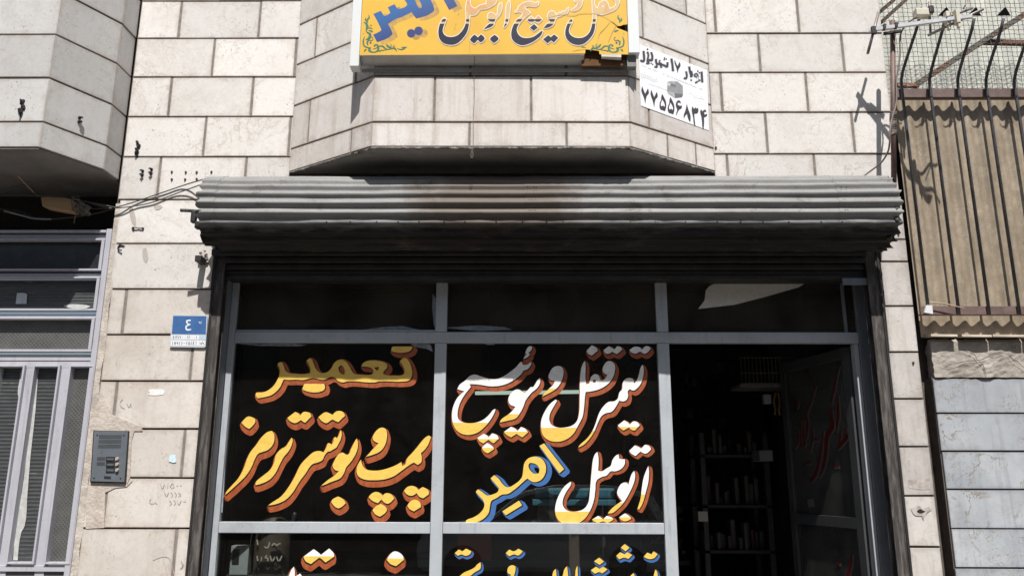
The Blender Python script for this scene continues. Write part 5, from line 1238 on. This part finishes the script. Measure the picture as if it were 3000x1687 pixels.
# ------------------------------------------------------------------ inside the shop
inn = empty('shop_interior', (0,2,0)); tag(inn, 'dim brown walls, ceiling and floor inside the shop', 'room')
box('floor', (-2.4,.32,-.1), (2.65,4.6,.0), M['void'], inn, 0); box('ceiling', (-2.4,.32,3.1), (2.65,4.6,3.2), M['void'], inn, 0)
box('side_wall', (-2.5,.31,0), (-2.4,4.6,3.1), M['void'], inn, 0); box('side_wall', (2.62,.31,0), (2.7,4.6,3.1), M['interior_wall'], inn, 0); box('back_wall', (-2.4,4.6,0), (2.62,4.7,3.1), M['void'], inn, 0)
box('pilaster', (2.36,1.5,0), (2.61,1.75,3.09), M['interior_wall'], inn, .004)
lampc = at(1600,1146,1.1)
lamp = empty('fluorescent_lamp', lampc); tag(lamp, 'pale green fluorescent tube lamp hanging behind the middle lettered pane', 'lamp')
tube('tube', [at(1392,1151,1.1), at(1735,1147,1.1)], .014, pm('lamp_tube', (.55,.66,.58), (.5,.6,.52), emit=.8, bs=0), lamp)
box('fitting', at(1392,1151,1.1)+Vector((0,.015,.012)), at(1735,1147,1.1)+Vector((0,.05,.035)), M['dark_steel'], lamp, .003)
for px in (1430, 1700): tube('hanger', [at(px,1146,1.12), at(px,1146,1.12)+Vector((0,0,.9))], .003, M['dark_steel'], lamp)
pend = empty('pendant_lamp', at(1610,880,.9)); tag(pend, 'small pendant lamp hanging behind the middle transom pane', 'lamp')
tube('cord', [at(1606,845,.9)+Vector((0,0,.2)), at(1608,900,.9)], .004, M['cable'], pend)
bm = bmesh.new(); bmesh.ops.create_cone(bm, cap_ends=True, segments=20, radius1=.055, radius2=.03, depth=.12, matrix=Matrix.Translation(at(1608,935,.9))); from_bm('shade', bm, flat('pendant_shade', (.30,.24,.18)), pend)
# gas cylinder with white writing
gc = at(795,1640,.55); cyl = empty('gas_cylinder', (gc.x,.55,0)); tag(cyl, 'brown steel gas cylinder with white writing behind the lower left pane', 'gas cylinder')
bm = bmesh.new(); prof = [(0.0,.1),(0,.115),(.9,.115),(1.12,.115),(1.2,.09),(1.235,.04),(1.26,.03)]
rings = [[bm.verts.new((gc.x+r*math.cos(k*math.pi/12), .55+r*math.sin(k*math.pi/12), z)) for k in range(24)] for z, r in [(0.0,.1),(0,.115),(.9,.115),(1.22,.115),(1.29,.09),(1.325,.04),(1.34,.03)]]
for i in range(len(rings)-1):
    for k in range(24): bm.faces.new((rings[i][k], rings[i][(k+1)%24], rings[i+1][(k+1)%24], rings[i+1][k])).smooth = True
from_bm('body', bm, pm('cylinder_brown', (.085,.065,.05), (.05,.038,.03), sc=6, rough=.5), cyl)
bm = bmesh.new(); CP = front(.433)
for ln, w in (([(450,175),(430,180),(415,172),(400,182),(385,172),(372,185)], 8), ([(360,165),(350,195),(330,190)], 8), ([(290,150),(294,180)], 8), ([(290,240),(294,270)], 8), ([(315,245),(312,272)], 6), ([(345,238),(335,250),(350,255),(348,275)], 8), ([(362,240),(375,272),(390,240)], 8), ([(398,240),(410,272),(428,240)], 8),
              ([(295,305),(298,320)], 7), ([(340,303),(350,315),(358,303)], 7), ([(385,303),(395,318),(410,303)], 7)):
    paint(bm, stroke(ln, w), [], CC, CP, .0, sm=False)
face_out(bm, G.n); from_bm('lettering', bm, flat('cylinder_white', (.42,.40,.35)), cyl)
tube('hose', spline([at(865,1500,.7),at(850,1560,.7),at(838,1620,.7),at(835,1700,.7)],4), .016, pm('black_hose', (.03,.035,.05), (.02,.02,.03), rough=.3), cyl)
# blue machine
bmc = at(1700,1450,1.0)
mach = empty('blue_machine', (bmc.x,1.1,0)); tag(mach, 'blue painted garage machine standing behind the middle lettered pane', 'machine')
blm = pm('blue_machine_paint', (.06,.19,.27), (.04,.125,.18), sc=4, rough=.35)
def mb_(name, x0, y0, x1, y1, Ya, Yb, m, b=.015):
    p, q = at(x0, y0, Ya), at(x1, y1, Ya); return box(name, (p.x,Ya,q.z), (q.x,Yb,p.z), m, mach, b)
mb_('hood', 1568, 1428, 1802, 1459, .52, .80, blm); mb_('tray', 1560, 1462, 1805, 1480, .49, .82, blm, .006)
mb_('column', 1665, 1481, 1700, 1720, .60, .66, pm('column_brown', (.10,.07,.05), (.06,.045,.035))); mb_('foot', 1556, 1520, 1600, 1560, .55, .72, blm, .03)
c = at(1612,1500,.6); bm = bmesh.new(); bmesh.ops.create_cone(bm, cap_ends=True, segments=28, radius1=.09, radius2=.09, depth=.06, matrix=Matrix.Translation(c+Vector((0,-.06,0))) @ Matrix.Rotation(math.radians(90),4,'X')); from_bm('wheel', bm, M['dark_steel'], mach)
# workbench, red toolbox, drill, shelf
wb = empty('workbench', (0,1.6,0)); tag(wb, 'dark steel workbench deep in the shop behind the lower panes', 'workbench')
box('top', (-1.7,1.4,.92), (.9,2.0,.97), M['dark_steel'], wb)
for x in (-1.65,.85):
    for y in (1.45,1.95): box('leg', (x-.03,y-.03,0), (x+.03,y+.03,.919), M['dark_steel'], wb)
rt = at(1390,1660,1.35); tag(box('toolbox', (rt.x-.13,1.3,.975), (rt.x+.13,1.6,1.16), flat('toolbox_red', (.25,.03,.02)), None, .01), 'dark red tool box on the workbench behind the lower middle pane', 'toolbox')
rt = at(705,1672,.55); r_o = empty('radio', (rt.x,.55,1.1)); tag(r_o, 'small grey radio on the ledge behind the lower left pane', 'radio')
box('case', (rt.x-.06,.5,.95), (rt.x+.06,.58,1.135), flat('radio_grey', (.36,.38,.40)), r_o, .006); box('speaker', (rt.x-.045,.494,1.02), (rt.x+.0,.4995,1.11), M['black_iron'], r_o, .002); tube('aerial', [(rt.x+.055,.54,1.13),(rt.x+.06,.54,1.22)], .003, M['alu'], r_o)
tag(box('shop_shelf', (rt.x-.3,.42,.90), (rt.x+.9,.75,.945), M['dark_steel'], None), 'dark ledge inside behind the lower left pane', 'shelf')
drc = at(1766,1590,.9); dr = empty('drill_chuck', drc); tag(dr, 'steel drill chuck above the lower middle pane', 'drill')
bm = bmesh.new(); addtube(bm, [drc+Vector((0,0,.35)), drc+Vector((0,0,.05))], .012, 10); addtube(bm, [drc+Vector((0,0,.05)), drc+Vector((0,0,.0)), drc-Vector((0,0,.03))], [.024,.024,.012], 12); addtube(bm, [drc-Vector((0,0,.03)), drc-Vector((0,0,.09))], .004, 6); from_bm('chuck', bm, pm('chuck_steel', (.4,.36,.3), (.25,.2,.17), rough=.3, metal=.8), dr)
# right hand shelving with clutter beyond the open doorway
sh = empty('storage_rack', (1.55,1.9,0)); tag(sh, 'slotted angle storage rack with dark parts seen through the open doorway', 'rack')
rk = pm('rack_steel', (.045,.045,.048), (.03,.03,.032), sc=9, rough=.5)
for x in (1.50,2.02):
    for y in (1.7,2.1): box('post', (x-.02,y-.02,0), (x+.02,y+.02,1.95), rk, sh, .002)
for z in (.5,1.0,1.35,1.75): box('shelf', (1.48,1.68,z), (2.04,2.12,z+.025), M['dark_steel'], sh, .002)
random.seed(21)
for i in range(46):
    z = (.526,1.026,1.376,1.776)[i%4]; x = 1.53+(i//4)*.042; y = 1.75+random.random()*.2; w, h_ = random.uniform(.014,.02), random.uniform(.04,.24)
    bm = bmesh.new(); addbox(bm, (x-w,y-.05,z), (x+w,y+.05,z+h_), 0, .01); from_bm('part_box', bm, random.choice([flat('p1',(.06,.05,.045)), flat('p2',(.06,.057,.05)), flat('p3',(.08,.03,.02)), flat('p4',(.03,.035,.045))]), sh)
bk = empty('wire_basket_shelf', (1.95,1.3,2.3)); tag(bk, 'white wire basket shelf high on the wall above the open door', 'shelf')
bp = at(2290,1050,1.2)
bm = bmesh.new()
for i in range(22): addtube(bm, [(bp.x-.32+i*.03,1.2,2.30),(bp.x-.32+i*.03,1.2,2.50)], .002, 4); addtube(bm, [(bp.x-.32+i*.03,1.2,2.30),(bp.x-.32+i*.03,1.5,2.30)], .002, 4)
for z in (2.30,2.38,2.5): addtube(bm, [(bp.x-.33,1.2,z),(bp.x+.33,1.2,z)], .003, 4)
from_bm('wire_basket', bm, pm('basket_wire', (.16,.155,.145), (.12,.115,.11)), bk, 'stuff')
box('board', (bp.x-.34,1.2,2.27), (bp.x+.34,1.5,2.295), pm('shelf_board', (.16,.15,.135), (.11,.10,.09)), bk, .002)
tb = at(2246,1168,1.25); tag(box('paper_roll', (tb.x-.03,1.22,tb.z-.04), (tb.x+.03,1.28,tb.z+.035), flat('roll_white', (.28,.28,.27)), None, .015), 'small white roll on the rack wall beside the open door leaf', 'roll')
pl_ = empty('pliers', at(2275,1180,1.2)); tag(pl_, 'yellow handled pliers hanging beside the open door leaf', 'pliers')
for s in (-1, 1): tube('handle', spline([at(2276+s*3,1150,1.2),at(2276+s*9,1175,1.2),at(2277+s*5,1200,1.2),at(2277+s*8,1215,1.2)],4), .009, flat('pliers_yellow', (.16,.09,.02)), pl_)
tb = at(2060,1514,1.0); tag(box('paper_tag', (tb.x-.035,1.0,tb.z-.03), (tb.x+.035,1.003,tb.z+.04), flat('tag_paper', (.26,.24,.21)), None, .001), 'small cream paper card hanging in the dark doorway', 'card')
tb = at(2245,1330,1.1); o = box('binder', (tb.x-.05,1.1,tb.z-.05), (tb.x+.05,1.3,tb.z+.03), flat('binder_grey', (.12,.115,.11)), None, .006); tag(o, 'grey box stacked on the rack beside the open door leaf', 'box')

# ------------------------------------------------------------------ marks on the stones
GM = front(-.0032)
def mark(name, polys, m, h=0, sm=True, parent=wall):
    bm = bmesh.new()
    for i, p in enumerate(polys): paint(bm, p, [], (0,0,1), GM, h+i*.00005, inf(0), sm=sm)
    face_out(bm, G.n); return from_bm(name, bm, m, parent)
mark('paper_scrap', [[(433,1143),(445,1139),(478,1140),(483,1147),(478,1156),(450,1158),(432,1156),(440,1150)]], flat('scrap_white', (.74,.73,.71)), sm=False)
mark('paper_scrap', [[(497,1334),(503,1330),(514,1331),(516,1353),(508,1355),(495,1351)]], pm('scrap_blue', (.70,.75,.78), (.35,.62,.72), sc=90), sm=False)
mark('cement_smear', [[(378,612),(390,610),(399,650),(396,662),(386,652)], [(418,728),(428,726),(434,758),(428,770),(420,762)], [(450,604),(466,600),(476,606),(466,614),(456,615)]], pm('smear_cement', (.46,.42,.38), (.38,.34,.30), sc=30, rough=.95))
pen = flat('pencil', (.40,.365,.335), .8)
strk = [[(470,1417),(476,1430),(482,1417)], [(492,1415),(491,1428)], [(498,1425),(505,1414),(510,1425),(500,1428)], [(517,1421),(522,1421)], [(527,1421),(532,1421)],
        [(482,1440),(488,1452),(494,1440)], [(500,1440),(505,1445),(503,1455)], [(512,1440),(517,1446),(514,1455)], [(522,1441),(530,1448),(522,1452)],
        [(496,1464),(503,1472),(497,1478)], [(508,1463),(514,1468),(511,1478)], [(519,1463),(524,1477),(531,1463)], [(537,1467),(545,1466)],
        [(442,1458),(438,1468),(445,1474),(455,1470),(460,1474)], [(448,1640),(475,1630),(496,1634),(505,1660),(512,1690)], [(478,1632),(492,1690)], [(530,1640),(536,1655),(528,1665),(540,1648),(548,1640),(550,1632)],
        [(360,1168),(352,1178),(355,1190),(366,1196)], [(372,1180),(378,1192),(384,1180),(384,1192)], [(2620,1,),(2621,2)]]
mark('pencil_marks', [stroke(p, 1.7) for p in strk[:-1]], pen, .0004, False)
pl_wall_stain = pm('soot_stain', (.30,.265,.24), (.46,.42,.385), sc=22, rough=.95, lo=.4, hi=.6)
mark('soot_stain', [[(2660,1405),(2724,1402),(2726,1432),(2690,1434),(2664,1428)]], pl_wall_stain, 0, False)
mark('soot_stain', [[(2668,1488),(2682,1486),(2692,1478),(2702,1490),(2722,1484),(2730,1492),(2712,1506),(2706,1524),(2700,1510),(2680,1508)]], pl_wall_stain)
mark('hole', [[(2686,1496),(2696,1490),(2704,1494),(2712,1497),(2700,1503),(2690,1501)]], M['black_iron'], .0006)

# ------------------------------------------------------------------ more shop stock, dim
random.seed(77)
dims = [pm('stock_'+n, c, tuple(v*.6 for v in c), sc=20, rough=.6) for n, c in (('grey',(.09,.09,.09)),('brown',(.08,.055,.04)),('red',(.09,.02,.015)),('steel',(.08,.08,.085)),('cream',(.09,.08,.065)))]
stk = empty('tool_board', (1.2,3.2,1.8)); tag(stk, 'dark wall board crowded with hanging tools and parts at the back of the doorway', 'tool board')
box('panel', (.5,3.22,1.3), (2.5,3.26,2.9), M['void'], stk, .004)
for i in range(70):
    x, z = .6+random.random()*1.8, 1.4+random.random()*1.4; k = random.random(); bm = bmesh.new()
    if k < .4: addtube(bm, [(x,3.19,z),(x+random.uniform(-.02,.02),3.19,z-random.uniform(.08,.22))], random.uniform(.006,.014), 6)
    elif k < .7: addbox(bm, (x-random.uniform(.02,.06),3.12,z-random.uniform(.03,.08)), (x+.03,3.215,z+.03), 0, .006)
    else:
        r = random.uniform(.03,.07); addtube(bm, [(x+r*math.cos(q), 3.19, z+r*math.sin(q)) for q in [j*math.pi/6 for j in range(13)]], .006, 5, 0, False)
    from_bm('hanging_tool', bm, random.choice(dims), stk)
cr = empty('parts_heap', (1.25,2.3,.9)); tag(cr, 'heap of dark metal parts on a bench just inside the open doorway', 'parts heap')
box('bench', (1.02,2.2,.86), (1.46,2.7,.9), M['dark_steel'], cr)
for i in range(34):
    bm = bmesh.new(); c = Vector((1.06+random.random()*.38, 2.25+random.random()*.35, .94+random.random()*.42))
    if i % 2: addtube(bm, [c, c+Vector([random.uniform(-.09,.09) for _ in range(3)])], random.uniform(.008,.02), 7)
    else: bmesh.ops.create_icosphere(bm, subdivisions=1, radius=random.uniform(.02,.05), matrix=Matrix.Translation(c))
    from_bm('metal_part', bm, random.choice(dims), cr)
# ------------------------------------------------------------------ car parked across the street: seen only mirrored in the panes
car = empty('parked_car', (.4,-9.4,-.12)); tag(car, 'pale parked car whose roof line is mirrored in the lower panes', 'car')
cp = pm('car_paint', (.66,.67,.68), (.62,.63,.64), sc=1, rough=.25, bs=0)
prof = [(-2.1,.22),(-2.15,.62),(-2.02,.86),(-1.55,.95),(-.95,1.02),(-.35,1.50),(.25,1.62),(1.25,1.62),(1.85,1.48),(2.12,1.0),(2.18,.6),(2.15,.22)]
def extr_x(name, pf, y0, y1, m, inset_=0):
    bm = bmesh.new(); a = [bm.verts.new((.4+x, y0, z-.12)) for x, z in pf]; b = [bm.verts.new((.4+x, y1, z-.12)) for x, z in pf]
    bm.faces.new(a); bm.faces.new(b[::-1])
    for i in range(len(pf)): bm.faces.new((a[i], a[(i+1)%len(pf)], b[(i+1)%len(pf)], b[i]))
    bmesh.ops.recalc_face_normals(bm, faces=bm.faces)
    bmesh.ops.bevel(bm, geom=bm.edges[:], offset=.05, segments=2, affect='EDGES'); return from_bm(name, bm, m, car)
extr_x('body', prof, -10.3, -8.6, cp)
for w in ([(-.85,1.05),(-.32,1.44),(.1,1.52),(.1,1.05)], [(.18,1.05),(.18,1.53),(1.1,1.53),(1.1,1.05)], [(1.18,1.05),(1.18,1.52),(1.7,1.42),(1.92,1.05)]):
    bm = bmesh.new(); a = [bm.verts.new((.4+x, -8.592, z-.12)) for x, z in w]; b = [bm.verts.new((.4+x, -8.62, z-.12)) for x, z in w]
    bm.faces.new(a); bm.faces.new(b[::-1])
    for i in range(4): bm.faces.new((a[i], a[(i+1)%4], b[(i+1)%4], b[i]))
    bmesh.ops.recalc_face_normals(bm, faces=bm.faces); from_bm('side_window', bm, wm, car)
for x in (-1.35, 1.4):
    for y in (-10.2, -8.7):
        bm = bmesh.new(); bmesh.ops.create_cone(bm, cap_ends=True, segments=24, radius1=.32, radius2=.32, depth=.22, matrix=Matrix.Translation((.4+x,y,.20)) @ Matrix.Rotation(math.radians(90),4,'X')); from_bm('wheel', bm, M['black_iron'], car)
